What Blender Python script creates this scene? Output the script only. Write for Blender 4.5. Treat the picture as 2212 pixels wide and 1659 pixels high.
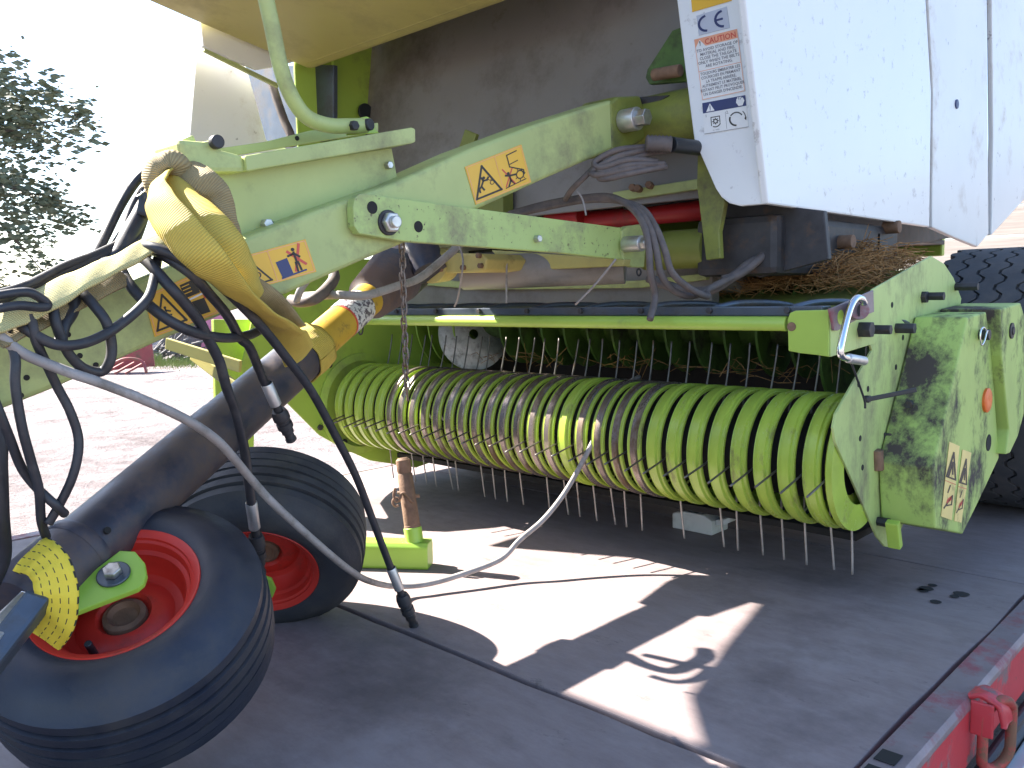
import bpy, bmesh, math, random
from mathutils import Vector, Matrix, noise
random.seed(7)
for o in list(bpy.data.objects): bpy.data.objects.remove(o)
SC = bpy.context.scene; COL = SC.collection
R = math.radians
# ------------------------------------------------------------------ camera, sky, sun, exposure
CAM_H = .76; PITCH = R(5.9); ROLL = R(1.15); YAW = R(43.8)
FPX, CX, CY = 1849., 1106., 829.5            # focal length and centre for a 2212 x 1659 picture
fw0 = Vector((-math.sin(YAW), math.cos(YAW), 0)); rt0 = Vector((math.cos(YAW), math.sin(YAW), 0)); up0 = Vector((0, 0, 1))
FW = fw0*math.cos(PITCH) - up0*math.sin(PITCH); up1 = up0*math.cos(PITCH) + fw0*math.sin(PITCH)
RT = rt0*math.cos(ROLL) - up1*math.sin(ROLL); UP = up1*math.cos(ROLL) + rt0*math.sin(ROLL)
CAMP = Vector((0, 0, CAM_H))
cd = bpy.data.cameras.new('camera'); cam = bpy.data.objects.new('camera', cd); COL.objects.link(cam)
cam.matrix_world = Matrix((RT, UP, -FW)).transposed().to_4x4(); cam.location = CAMP
cd.sensor_width = 36; cd.lens = FPX/2212*36; cd.clip_start = .02; cd.clip_end = 2000
SC.camera = cam
SUN = Vector((-.71, -.229, .666)).normalized()
w = bpy.data.worlds.new('World'); SC.world = w; w.use_nodes = True
nt = w.node_tree; bg = nt.nodes['Background']
sky = nt.nodes.new('ShaderNodeTexSky'); sky.sky_type = 'NISHITA'; sky.sun_disc = False
sky.sun_elevation = math.asin(SUN.z); sky.sun_rotation = math.atan2(SUN.x, SUN.y)
sky.air_density = 1.0; sky.dust_density = 1.0; sky.ozone_density = 2.5
nt.links.new(sky.outputs[0], bg.inputs[0]); bg.inputs[1].default_value = .085
sl = bpy.data.lights.new('sun', 'SUN'); sl.energy = 5.0; sl.angle = R(.53); sl.color = (1, .94, .86)
so = bpy.data.objects.new('sun', sl); COL.objects.link(so); so.location = (-6, -2, 6)
so.rotation_euler = SUN.to_track_quat('Z', 'Y').to_euler()
SC.view_settings.view_transform = 'Standard'; SC.view_settings.look = 'None'
SC.view_settings.gamma = 1; SC.view_settings.use_curve_mapping = False; SC.view_settings.exposure = 2.42

# ------------------------------------------------------------------ helpers
def P(u, v, X=None, Y=None, Z=None, D=None):
    """survey helper: the world point seen at (u, v) that lies on a given world plane (or at range D)"""
    d = FW + RT*((u-CX)/FPX) - UP*((v-CY)/FPX)
    if X is not None: t = (X-CAMP.x)/d.x
    elif Y is not None: t = (Y-CAMP.y)/d.y
    elif Z is not None: t = (Z-CAMP.z)/d.z
    else: t = D
    return CAMP + d*t
def z1(x, y): return (.3646*x, .3646*y)
def z2(x, y): return (691.3+.375*x, .375*y)
def z3(x, y): return (1382.6+.375*x, .375*y)
def z4(x, y): return (.3646*x, 518.5+.3646*y)
def z5(x, y): return (604.9+.3646*x, 518.5+.3646*y)
def z6(x, y): return (1434+.4168*x, 518.5+.4168*y)
def r2(x, y): return (380+.25*x, .25*y)
def r5(x, y): return (1469+.336*x, 604.8+.336*y)
def r6(x, y): return (1780+.2709*x, 1209.7+.2709*y)
def r8(x, y): return (725.8+.25*x, 950.5+.25*y)

def thing(name, label, cat, loc=(0, 0, 0), group=None):
    o = bpy.data.objects.new(name, None); COL.objects.link(o); o.location = loc
    o.empty_display_size = .1
    o['label'] = label; o['category'] = cat
    if group: o['group'] = group
    return o
def tag(o, label, cat, group=None):
    o['label'] = label; o['category'] = cat
    if group: o['group'] = group
    return o
def struct(o): o['kind'] = 'structure'; return o
def adopt(o, parent):
    if parent is None: return o
    o.parent = parent
    m = Matrix.Translation(parent.location) if parent.parent is None else None
    if m is None:                                # part whose own frame may be shifted
        m = PW[parent.name]
    o.matrix_parent_inverse = m.inverted()
    return o
PW = {}
def link(name, me, parent=None, loc=None, rot=None):
    o = bpy.data.objects.new(name, me); COL.objects.link(o)
    m = Matrix.Identity(4)
    if loc is not None: o.location = loc; m = Matrix.Translation(Vector(loc))
    if rot is not None: o.rotation_euler = rot; m = m @ rot.to_matrix().to_4x4()
    PW[o.name] = m
    if parent is not None: adopt(o, parent)
    return o
def mesh(name, vs, fs, mat, smooth=False):
    me = bpy.data.meshes.new(name); me.from_pydata([tuple(v) for v in vs], [], fs); me.update()
    if mat: me.materials.append(M[mat])
    if smooth:
        for p in me.polygons: p.use_smooth = True
    return me
def bm_done(name, bm, mat, parent=None, bevel=0, seg=2, smooth=False, ang=30, loc=None, rot=None):
    bmesh.ops.remove_doubles(bm, verts=bm.verts, dist=1e-6)
    bmesh.ops.recalc_face_normals(bm, faces=bm.faces)
    if bevel:
        es = [e for e in bm.edges if len(e.link_faces) == 2 and e.calc_face_angle(0) > R(ang)]
        bmesh.ops.bevel(bm, geom=es, offset=bevel, segments=seg, profile=.6, affect='EDGES', clamp_overlap=True)
    me = bpy.data.meshes.new(name); bm.to_mesh(me); bm.free()
    me.materials.append(M[mat])
    if smooth:
        for p in me.polygons: p.use_smooth = True
    return link(name, me, parent, loc, rot)
def box(name, lo, hi, mat, parent=None, bevel=.004, seg=2):
    bm = bmesh.new(); bmesh.ops.create_cube(bm, size=1)
    for v in bm.verts:
        v.co = Vector([(lo[i]+hi[i])/2 + v.co[i]*(hi[i]-lo[i]) for i in range(3)])
    return bm_done(name, bm, mat, parent, bevel, seg)
def obox(name, a, b, wid, hei, mat, parent=None, up=(0, 0, 1), bevel=.003):
    a, b = Vector(a), Vector(b); d = (b-a).normalized(); s = d.cross(Vector(up)).normalized(); t = s.cross(d)
    bm = bmesh.new(); vs = []
    for p in (a, b):
        for i, j in ((-1, -1), (1, -1), (1, 1), (-1, 1)): vs.append(bm.verts.new(p + s*(i*wid/2) + t*(j*hei/2)))
    for f in ((0, 1, 2, 3), (7, 6, 5, 4), (0, 4, 5, 1), (1, 5, 6, 2), (2, 6, 7, 3), (3, 7, 4, 0)): bm.faces.new([vs[k] for k in f])
    return bm_done(name, bm, mat, parent, bevel)
def prism(name, poly, ext, mat, parent=None, bevel=.003, seg=2):
    ext = Vector(ext); bm = bmesh.new()
    a = [bm.verts.new(p) for p in poly]; b = [bm.verts.new(Vector(p)+ext) for p in poly]; n = len(a)
    bm.faces.new(a); bm.faces.new(b[::-1])
    for i in range(n): bm.faces.new([a[i], b[i], b[(i+1) % n], a[(i+1) % n]])
    return bm_done(name, bm, mat, parent, bevel, seg)
def frame_of(d):
    d = Vector(d).normalized(); r = Vector((0, 0, 1)) if abs(d.z) < .9 else Vector((1, 0, 0))
    s = d.cross(r).normalized(); return d, s, d.cross(s)
def smooth_path(pts, sub=6):
    pts = [Vector(p) for p in pts]; out = []; n = len(pts)
    for i in range(n-1):
        p0, p1, p2, p3 = pts[max(i-1, 0)], pts[i], pts[i+1], pts[min(i+2, n-1)]
        for k in range(sub):
            t = k/sub
            out.append(.5*((2*p1) + (p2-p0)*t + (2*p0-5*p1+4*p2-p3)*t*t + (3*p1-p0-3*p2+p3)*t**3))
    out.append(pts[-1]); return out
def tube_me(name, pts, r, mat, seg=10, sub=6, closed=False):
    pts = smooth_path(pts, sub) if sub > 1 else [Vector(p) for p in pts]; n = len(pts)
    rs = r if isinstance(r, (list, tuple)) else None
    vs, fs = [], []; s = None
    for i, p in enumerate(pts):
        d = (pts[min(i+1, n-1)] - pts[max(i-1, 0)]).normalized()
        if closed: d = (pts[(i+1) % n]-pts[i-1]).normalized()
        if s is None: _, s, _ = frame_of(d)
        s = (s - d*s.dot(d)).normalized(); t = d.cross(s)
        rr = r if rs is None else rs[min(int(i/(n-1)*(len(rs)-1)+.5), len(rs)-1)]
        for k in range(seg):
            a = 2*math.pi*k/seg; vs.append(p + (s*math.cos(a)+t*math.sin(a))*rr)
    m = n if closed else n-1
    for i in range(m):
        j = (i+1) % n
        for k in range(seg):
            fs.append((i*seg+k, i*seg+(k+1) % seg, j*seg+(k+1) % seg, j*seg+k))
    if not closed:
        fs.append(tuple(range(seg-1, -1, -1))); fs.append(tuple(range((n-1)*seg, n*seg)))
    me = mesh(name, vs, fs, mat, True)
    return me
def tube(name, pts, r, mat, parent=None, seg=10, sub=6, closed=False):
    return link(name, tube_me(name, pts, r, mat, seg, sub, closed), parent)
def cyl(name, a, b, r, mat, parent=None, seg=20, bevel=.002, r2_=None):
    a, b = Vector(a), Vector(b); d, s, t = frame_of(b-a); bm = bmesh.new()
    ra = [bm.verts.new(a+(s*math.cos(2*math.pi*k/seg)+t*math.sin(2*math.pi*k/seg))*r) for k in range(seg)]
    q = r if r2_ is None else r2_
    rb = [bm.verts.new(b+(s*math.cos(2*math.pi*k/seg)+t*math.sin(2*math.pi*k/seg))*q) for k in range(seg)]
    for k in range(seg): bm.faces.new([ra[k], ra[(k+1) % seg], rb[(k+1) % seg], rb[k]])
    bm.faces.new(ra[::-1]); bm.faces.new(rb)
    o = bm_done(name, bm, mat, parent, min(bevel, r*.3), 2, False, 40)
    for p in o.data.polygons: p.use_smooth = len(p.vertices) == 4
    return o
def lathe(name, org, axis, prof, mat, parent=None, seg=48, ang0=0, ang1=2*math.pi, smooth=True, cap=False):
    d, s, t = frame_of(axis); org = Vector(org); full = abs(ang1-ang0-2*math.pi) < 1e-6
    vs, fs = [], []; n = len(prof); m = seg if full else seg+1
    for i in range(m):
        a = ang0 + (ang1-ang0)*i/seg; q = s*math.cos(a)+t*math.sin(a)
        for h, r in prof: vs.append(org + d*h + q*r)
    for i in range(seg):
        j = (i+1) % m
        for k in range(n-1): fs.append((i*n+k, j*n+k, j*n+k+1, i*n+k+1))
    if cap: fs.append(tuple(i*n for i in range(m))[::-1]); fs.append(tuple(i*n+n-1 for i in range(m)))
    me = mesh(name, vs, fs, mat, smooth)
    bm = bmesh.new(); bm.from_mesh(me); bmesh.ops.recalc_face_normals(bm, faces=bm.faces)
    for e in bm.edges:
        if len(e.link_faces) == 2 and e.calc_face_angle(0) > R(38): e.smooth = False
    bm.to_mesh(me); bm.free()
    return link(name, me, parent)
def ribbon(name, pts, wid, nrm, mat, parent=None, th=.003, sub=8, twist=0, bow=.0):
    """webbing: a flat band along pts; nrm = rough direction its flat side faces; bow = curl across the width"""
    pts = smooth_path(pts, sub); n = len(pts); vs, fs = [], []; c = 6
    nr = [Vector(x) for x in nrm] if isinstance(nrm[0], (tuple, list, Vector)) else [Vector(nrm)]
    wd = wid if isinstance(wid, (list, tuple)) else [wid]
    for i, p in enumerate(pts):
        f = i/(n-1)
        def lerp(L):
            x = f*(len(L)-1); k = min(int(x), len(L)-2) if len(L) > 1 else 0
            return L[0] if len(L) == 1 else L[k]*(1-(x-k)) + L[k+1]*(x-k)
        d = (pts[min(i+1, n-1)]-pts[max(i-1, 0)]).normalized(); q = lerp(nr); s = d.cross(q).normalized(); q = s.cross(d).normalized()
        ww = lerp(wd)
        for side in (0, 1):
            for k in range(c+1):
                x = k/c*2-1
                vs.append(p + s*(x*ww/2) + q*((side-.5)*th + bow*ww*(1-x*x) + .0012*math.sin(i*.9+x*3)))
    m = 2*(c+1)
    for i in range(n-1):
        for k in range(c):
            a = i*m+k; fs.append((a, a+1, a+m+1, a+m)); b = a+c+1; fs.append((b, b+m, b+m+1, b+1))
        a = i*m; fs.append((a, a+m, a+m+c+1, a+c+1)); a += c; fs.append((a, a+c+1, a+m+c+1, a+m))
    fs.append(tuple(range(0, c+1))+tuple(range(2*c+1, c, -1))); b = (n-1)*m
    fs.append(tuple(range(b+c, b-1, -1))+tuple(range(b+c+1, b+2*c+2)))
    me = mesh(name, vs, fs, mat, True); uv = me.uv_layers.new(name='UVMap')
    ln = [0]
    for i in range(1, n): ln.append(ln[-1]+(pts[i]-pts[i-1]).length)
    for lp in me.loops:
        vi = lp.vertex_index; i = vi//m; k = (vi % m) % (c+1); uv.data[lp.index].uv = (ln[i], k/c)
    return link(name, me, parent)
def along(p, ax_, val):
    q = Vector(p); setattr(q, ax_.lower(), val); return q
def bolt(p, axis, r, h, mat, parent, name='bolt', washer=True):
    d = Vector(axis).normalized(); p = Vector(p)
    o = cyl(name, p-d*.004, p+d*h, r, mat, parent, seg=6, bevel=.0015)
    if washer and parent.parent is None: cyl('washer', p-d*.003, p+d*h*.28, r*1.35, mat, o, seg=16, bevel=.001)
    return o

# ------------------------------------------------------------------ materials
M = {}
def mat(name, col, rough=.5, metal=0, var=.12, vs=6., dirt=None, dscale=3., dlo=.5, dhi=.62, bump=.0, bscale=120., stretch=None,
        weave=0, rust=None, rlo=.62, rhi=.68, rscale=18., spec=.5, coat=0, uvdash=None):
    m = bpy.data.materials.new(name); m.use_nodes = True; t = m.node_tree; N = t.nodes; L = t.links
    b = N['Principled BSDF']; b.inputs['Roughness'].default_value = rough; b.inputs['Metallic'].default_value = metal
    b.inputs['Specular IOR Level'].default_value = spec; b.inputs['Coat Weight'].default_value = coat
    g = N.new('ShaderNodeNewGeometry'); pos = g.outputs['Position']
    if stretch:
        mp = N.new('ShaderNodeMapping'); mp.inputs['Scale'].default_value = stretch; L.new(pos, mp.inputs[0]); spos = mp.outputs[0]
    else: spos = pos
    def nz(scale, det=5, src=spos, rgh=.6):
        n = N.new('ShaderNodeTexNoise'); n.inputs['Scale'].default_value = scale; n.inputs['Detail'].default_value = det
        n.inputs['Roughness'].default_value = rgh; L.new(src, n.inputs['Vector']); return n.outputs[0]
    def ramp(src, lo, hi):
        r = N.new('ShaderNodeMapRange'); r.inputs[1].default_value = lo; r.inputs[2].default_value = hi; L.new(src, r.inputs[0]); return r.outputs[0]
    def mix(a, bcol, f):
        x = N.new('ShaderNodeMix'); x.data_type = 'RGBA'
        for i, q in ((0, f), (6, a), (7, bcol)):
            if isinstance(q, tuple): x.inputs[i].default_value = q
            elif isinstance(q, (int, float)): x.inputs[i].default_value = q
            else: L.new(q, x.inputs[i])
        return x.outputs[2]
    c4 = lambda c: (c[0], c[1], c[2], 1)
    lo = tuple(max(0, x*(1-var)) for x in col); hi = tuple(min(1, x*(1+var)) for x in col)
    c = mix(c4(lo), c4(hi), ramp(nz(vs), .3, .7)); rg = None
    if rust:
        f = ramp(nz(rscale, 8, pos, .7), rlo, rhi); c = mix(c, c4(rust), f)
    if dirt:
        f = ramp(nz(dscale, 9, spos, .72), dlo, dhi); c = mix(c, c4(dirt), f)
        x = N.new('ShaderNodeMapRange'); x.inputs[3].default_value = rough; x.inputs[4].default_value = min(.9, rough+.35); L.new(f, x.inputs[0]); L.new(x.outputs[0], b.inputs['Roughness'])
    if uvdash:
        u = N.new('ShaderNodeUVMap'); sp = N.new('ShaderNodeSeparateXYZ'); L.new(u.outputs[0], sp.inputs[0])
        def mth(op, a, bb=None):
            x = N.new('ShaderNodeMath'); x.operation = op
            for i, q in ((0, a), (1, bb)):
                if q is None: continue
                if isinstance(q, (int, float)): x.inputs[i].default_value = q
                else: L.new(q, x.inputs[i])
            return x.outputs[0]
        du = mth('LESS_THAN', mth('FRACT', mth('MULTIPLY', sp.outputs[0], 75.)), .55)
        dv = mth('LESS_THAN', mth('FRACT', mth('MULTIPLY', sp.outputs[1], 5.)), .12)
        c = mix(c, c4(uvdash), mth('MULTIPLY', du, dv))
    L.new(c, b.inputs['Base Color'])
    if weave:
        u = N.new('ShaderNodeUVMap'); wv = N.new('ShaderNodeTexWave'); wv.inputs['Scale'].default_value = weave; wv.inputs['Distortion'].default_value = .6
        wv.inputs['Detail'].default_value = 1; L.new(u.outputs[0], wv.inputs['Vector'])
        bp = N.new('ShaderNodeBump'); bp.inputs['Strength'].default_value = .8; bp.inputs['Distance'].default_value = .0012
        L.new(wv.outputs[1], bp.inputs['Height']); L.new(bp.outputs[0], b.inputs['Normal'])
        c = mix(c, c4(tuple(x*.72 for x in col)), ramp(wv.outputs[1], .75, .0)); L.new(c, b.inputs['Base Color'])
    elif bump:
        bp = N.new('ShaderNodeBump'); bp.inputs['Strength'].default_value = bump; bp.inputs['Distance'].default_value = .004
        L.new(nz(bscale, 6), bp.inputs['Height']); L.new(bp.outputs[0], b.inputs['Normal'])
    M[name] = m; return m
BROWN = (.045, .035, .028)
mat('lime', (.36, .50, .075), .38, var=.10, vs=3, dirt=(.17, .19, .07), dscale=2.4, dlo=.56, dhi=.75, bump=.06, bscale=300)
mat('lime_dusty_glare', (.43, .48, .18), .5, var=.12, vs=4, dirt=(.23, .22, .12), dscale=5, dlo=.5, dhi=.72, rust=(.09, .07, .04), rlo=.69, rhi=.74, rscale=60, bump=.08, bscale=300)  # dusty lime, base colour paled to stand in for glare
mat('lime_speckled', (.42, .52, .17), .5, var=.08, vs=4, rust=(.10, .07, .04), rlo=.60, rhi=.66, rscale=75, dirt=(.26, .25, .14), dscale=6, dlo=.52, dhi=.7)
mat('lime_muddy', (.40, .52, .13), .5, var=.15, vs=4, dirt=(.068, .052, .045), dscale=3.7, dlo=.462, dhi=.565, stretch=(1, 1.0, .7), bump=.15, bscale=90)
mat('lime_shield', (.46, .55, .19), .5, var=.12, vs=4, dirt=(.17, .13, .10), dscale=3.2, dlo=.475, dhi=.66, stretch=(1, 1.1, .6), rust=(.16, .10, .06), rlo=.66, rhi=.72, rscale=9, bump=.1, bscale=120)
mat('olive', (.21, .23, .045), .5, var=.2, vs=4, dirt=(.075, .06, .045), dscale=4, dlo=.5, dhi=.7)
mat('mustard', (.46, .40, .12), .45, var=.08, vs=2, dirt=(.30, .25, .11), dscale=3, dlo=.5, dhi=.8)
mat('band', (.36, .47, .065), .27, var=.16, vs=7, dirt=(.13, .095, .05), dscale=6, dlo=.55, dhi=.70, bump=.05, bscale=200, stretch=(2.5, 1, 1))
mat('band_worn', (.25, .205, .185), .27, metal=.65, var=.25, vs=9, dirt=(.13, .085, .05), dscale=7, dlo=.48, dhi=.62, bump=.08, bscale=150, stretch=(2.5, 1, 1))
mat('plate_grey', (.25, .225, .205), .5, metal=.0, var=.12, vs=2, dirt=(.15, .12, .10), dscale=2.5, dlo=.5, dhi=.7, rust=(.12, .075, .045), rlo=.63, rhi=.74, rscale=6, bump=.04, bscale=200)
mat('white_paint', (.80, .80, .80), .32, var=.02, vs=3, rust=(.55, .53, .53), rlo=.59, rhi=.66, rscale=24, coat=.1)
mat('white_dirty', (.78, .77, .75), .4, var=.03, vs=3, dirt=(.52, .44, .36), dscale=4, dlo=.54, dhi=.8, rust=(.30, .28, .28), rlo=.64, rhi=.68, rscale=16)
mat('interior_shade', (.018, .016, .015), .8, var=.3, vs=5)  # near-black colour stands in for the shade inside the baler
mat('dark_iron', (.045, .042, .045), .55, metal=.3, var=.3, vs=20, rust=(.10, .06, .04), rlo=.55, rhi=.7, rscale=25)
mat('blue_steel', (.10, .12, .15), .35, metal=.6, var=.2, vs=12, dirt=(.09, .075, .06), dscale=6, dlo=.5, dhi=.7)
mat('green_dark', (.085, .16, .03), .5, var=.3, vs=8, dirt=(.04, .035, .025), dscale=7, dlo=.48, dhi=.66)
mat('steel', (.55, .54, .53), .35, metal=.9, var=.15, vs=40, dirt=(.2, .17, .15), dscale=30, dlo=.5, dhi=.75)
mat('chrome', (.72, .75, .78), .16, metal=1, var=.06, vs=30)
mat('tine', (.16, .145, .13), .4, metal=.7, var=.3, vs=30, rust=(.16, .10, .06), rlo=.58, rhi=.66, rscale=40)
mat('tine_pale', (.42, .37, .33), .5, metal=.4, var=.25, vs=30, rust=(.25, .16, .10), rlo=.6, rhi=.7, rscale=40)
mat('zinc', (.62, .60, .58), .45, metal=.85, var=.12, vs=40)
mat('rust', (.20, .115, .07), .8, var=.35, vs=25, bump=.3, bscale=180)
mat('chain_rusty', (.24, .19, .16), .5, metal=.5, var=.3, vs=40, rust=(.20, .11, .06), rlo=.5, rhi=.6, rscale=60)
mat('hose', (.028, .028, .034), .5, var=.3, vs=30, dirt=(.075, .065, .06), dscale=18, dlo=.52, dhi=.7)
mat('hose_dusty', (.10, .08, .075), .65, var=.3, vs=25, dirt=(.17, .13, .11), dscale=14, dlo=.48, dhi=.7)
mat('cable_grey', (.30, .27, .255), .55, var=.15, vs=25, dirt=(.17, .15, .13), dscale=20, dlo=.5, dhi=.7)
mat('pto_black', (.035, .036, .055), .40, var=.3, vs=8, dirt=(.11, .075, .06), dscale=4, dlo=.45, dhi=.62, bump=.06, bscale=150)
mat('pto_yellow', (.55, .34, .04), .5, var=.15, vs=8, dirt=(.10, .07, .04), dscale=10, dlo=.54, dhi=.66)
mat('gear_yellow', (.50, .40, .13), .55, var=.15, vs=12, dirt=(.17, .12, .06), dscale=9, dlo=.52, dhi=.7, bump=.2, bscale=90)
mat('rubber', (.020, .023, .036), .42, var=.25, vs=9, dirt=(.055, .05, .05), dscale=6, dlo=.47, dhi=.72, bump=.12, bscale=160)
mat('rubber_grey', (.036, .037, .044), .58, var=.25, vs=9, dirt=(.085, .078, .07), dscale=8, dlo=.45, dhi=.7, bump=.15, bscale=140)
mat('tyre_dusty', (.058, .06, .066), .7, var=.2, vs=9, dirt=(.11, .10, .095), dscale=8, dlo=.45, dhi=.7, bump=.15, bscale=140)
mat('rim_red', (.60, .035, .022), .38, var=.12, vs=6, dirt=(.22, .04, .03), dscale=7, dlo=.56, dhi=.75)
mat('tri_green', (.30, .50, .06), .35, var=.08, vs=5, rust=(.13, .13, .05), rlo=.68, rhi=.75, rscale=30)
mat('red_bar', (.42, .022, .025), .4, var=.12, vs=6, dirt=(.14, .05, .04), dscale=5, dlo=.54, dhi=.7)
mat('rail_red', (.52, .045, .055), .5, var=.12, vs=5, dirt=(.20, .13, .13), dscale=6, dlo=.53, dhi=.6, rust=(.17, .085, .05), rlo=.6, rhi=.66, rscale=12, bump=.12, bscale=100)
mat('ring_red', (.40, .06, .05), .6, var=.2, vs=15, dirt=(.20, .10, .06), dscale=22, dlo=.47, dhi=.54, bump=.2, bscale=160)
mat('rail_bare', (.24, .19, .20), .5, metal=.3, var=.2, vs=12, dirt=(.30, .10, .11), dscale=7, dlo=.5, dhi=.62, bump=.2, bscale=100)
mat('aluminium', (.62, .64, .66), .35, metal=.8, var=.1, vs=12)
mat('web_yellow', (.62, .45, .075), .75, var=.14, vs=14, dirt=(.30, .22, .09), dscale=7, dlo=.52, dhi=.75, weave=85)
mat('web_dirty', (.36, .27, .13), .8, var=.2, vs=12, dirt=(.20, .15, .09), dscale=7, dlo=.48, dhi=.7, weave=85)
mat('web_pale', (.62, .54, .24), .75, var=.14, vs=14, dirt=(.36, .28, .12), dscale=7, dlo=.5, dhi=.75, weave=85)
mat('web_dash', (.74, .55, .04), .7, var=.08, vs=14, bump=.2, bscale=420, uvdash=(.03, .025, .02))
mat('sticker_yellow', (.78, .44, .04), .4, var=.04, vs=9)
mat('sticker_pale', (.80, .62, .22), .45, var=.08, vs=9, dirt=(.35, .30, .12), dscale=14, dlo=.55, dhi=.7)
mat('sticker_white', (.80, .79, .78), .4, var=.02)
mat('sticker_grey', (.50, .52, .60), .4, var=.03)
mat('guard_label', (.70, .68, .66), .5, var=.05, rust=(.10, .08, .10), rlo=.50, rhi=.53, rscale=70)
mat('ink', (.03, .025, .02), .5, var=.05)
mat('ink_navy', (.035, .045, .14), .45, var=.05)
mat('ink_grey', (.18, .17, .19), .5, var=.05)
mat('ink_red', (.62, .09, .06), .5, var=.05)
mat('ink_orange', (.80, .36, .22), .5, var=.05)
mat('orange_plastic', (.80, .16, .03), .45, var=.05)
mat('plastic_white', (.62, .60, .56), .55, var=.06, vs=8, dirt=(.42, .38, .33), dscale=9, dlo=.5, dhi=.75)
mat('plastic_black', (.02, .022, .026), .4, var=.1)
mat('straw', (.33, .17, .06), .85, var=.4, vs=60)
mat('leaf', (.10, .12, .07), .6, var=.4, vs=4)  # colour lightened in place of light passing through the leaves
mat('bark', (.09, .07, .055), .9, var=.3, vs=12, bump=.5, bscale=40)
mat('grass', (.16, .21, .05), .7, var=.3, vs=3)
mat('scrap_grey', (.14, .13, .13), .7, metal=.2, var=.3, vs=3)
mat('scrap_pink', (.50, .17, .26), .55, var=.12, vs=1)
mat('scrap_red', (.28, .06, .06), .6, var=.2, vs=2, rust=(.16, .08, .05), rlo=.5, rhi=.65, rscale=4)
mat('plank', (.36, .31, .27), .8, var=.2, vs=6, stretch=(.3, 1, 8), bump=.3, bscale=20)
mat('lorry_blue', (.10, .16, .30), .45, var=.08, vs=2)
mat('joint', (.02, .018, .017), .9, var=.2)

def deck_material():
    m = bpy.data.materials.new('plywood'); m.use_nodes = True; t = m.node_tree; N = t.nodes; L = t.links; b = N['Principled BSDF']
    g = N.new('ShaderNodeNewGeometry'); pos = g.outputs['Position']
    def nz(scale, det, sc=(1, 1, 1), rgh=.6):
        mp = N.new('ShaderNodeMapping'); mp.inputs['Scale'].default_value = sc; L.new(pos, mp.inputs[0])
        n = N.new('ShaderNodeTexNoise'); n.inputs['Scale'].default_value = scale; n.inputs['Detail'].default_value = det; n.inputs['Roughness'].default_value = rgh
        L.new(mp.outputs[0], n.inputs['Vector']); return n.outputs[0]
    def rp(src, lo, hi):
        r = N.new('ShaderNodeMapRange'); r.inputs[1].default_value = lo; r.inputs[2].default_value = hi; L.new(src, r.inputs[0]); return r.outputs[0]
    def mix(a, c, f):
        x = N.new('ShaderNodeMix'); x.data_type = 'RGBA'
        for i, q in ((0, f), (6, a), (7, c)):
            if isinstance(q, tuple): x.inputs[i].default_value = q
            else: L.new(q, x.inputs[i])
        return x.outputs[2]
    c = mix((.20, .152, .148, 1), (.285, .228, .22, 1), rp(nz(9, 12, (1, 2.6, 1), .75), .3, .7))
    c = mix(c, (.32, .265, .26, 1), rp(nz(2.2, 7), .55, .75))
    c = mix(c, (.11, .082, .08, 1), rp(nz(1.7, 9, rgh=.7), .52, .74))
    c = mix(c, (.075, .06, .055, 1), rp(nz(6, 10, (1, 2, 1), .8), .60, .70))
    c = mix(c, (.42, .38, .35, 1), rp(nz(7, 10, (3, 1, 1), .8), .70, .76))
    L.new(c, b.inputs['Base Color'])
    r = N.new('ShaderNodeMapRange'); r.inputs[3].default_value = .5; r.inputs[4].default_value = .85; L.new(nz(6, 5), r.inputs[0]); L.new(r.outputs[0], b.inputs['Roughness'])
    bp = N.new('ShaderNodeBump'); bp.inputs['Strength'].default_value = .25; bp.inputs['Distance'].default_value = .004
    L.new(nz(45, 8, (1, 2.5, 1)), bp.inputs['Height']); L.new(bp.outputs[0], b.inputs['Normal']); M['plywood'] = m
deck_material()
def ground_material():
    m = bpy.data.materials.new('dirt_ground'); m.use_nodes = True; t = m.node_tree; N = t.nodes; L = t.links; b = N['Principled BSDF']
    g = N.new('ShaderNodeNewGeometry'); pos = g.outputs['Position']
    def nz(scale, det, rgh=.6):
        n = N.new('ShaderNodeTexNoise'); n.inputs['Scale'].default_value = scale; n.inputs['Detail'].default_value = det; n.inputs['Roughness'].default_value = rgh
        L.new(pos, n.inputs['Vector']); return n.outputs[0]
    x = N.new('ShaderNodeMix'); x.data_type = 'RGBA'; x.inputs[6].default_value = (.115, .095, .092, 1); x.inputs[7].default_value = (.33, .285, .28, 1)
    r = N.new('ShaderNodeMapRange'); r.inputs[1].default_value = .35; r.inputs[2].default_value = .65; L.new(nz(1.6, 14, .8), r.inputs[0]); L.new(r.outputs[0], x.inputs[0])
    L.new(x.outputs[2], b.inputs['Base Color']); b.inputs['Roughness'].default_value = .95; b.inputs['Specular IOR Level'].default_value = .2
    bp = N.new('ShaderNodeBump'); bp.inputs['Strength'].default_value = 1.0; bp.inputs['Distance'].default_value = .12
    L.new(nz(5, 12, .7), bp.inputs['Height']); L.new(bp.outputs[0], b.inputs['Normal']); M['dirt_ground'] = m
ground_material()

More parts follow.
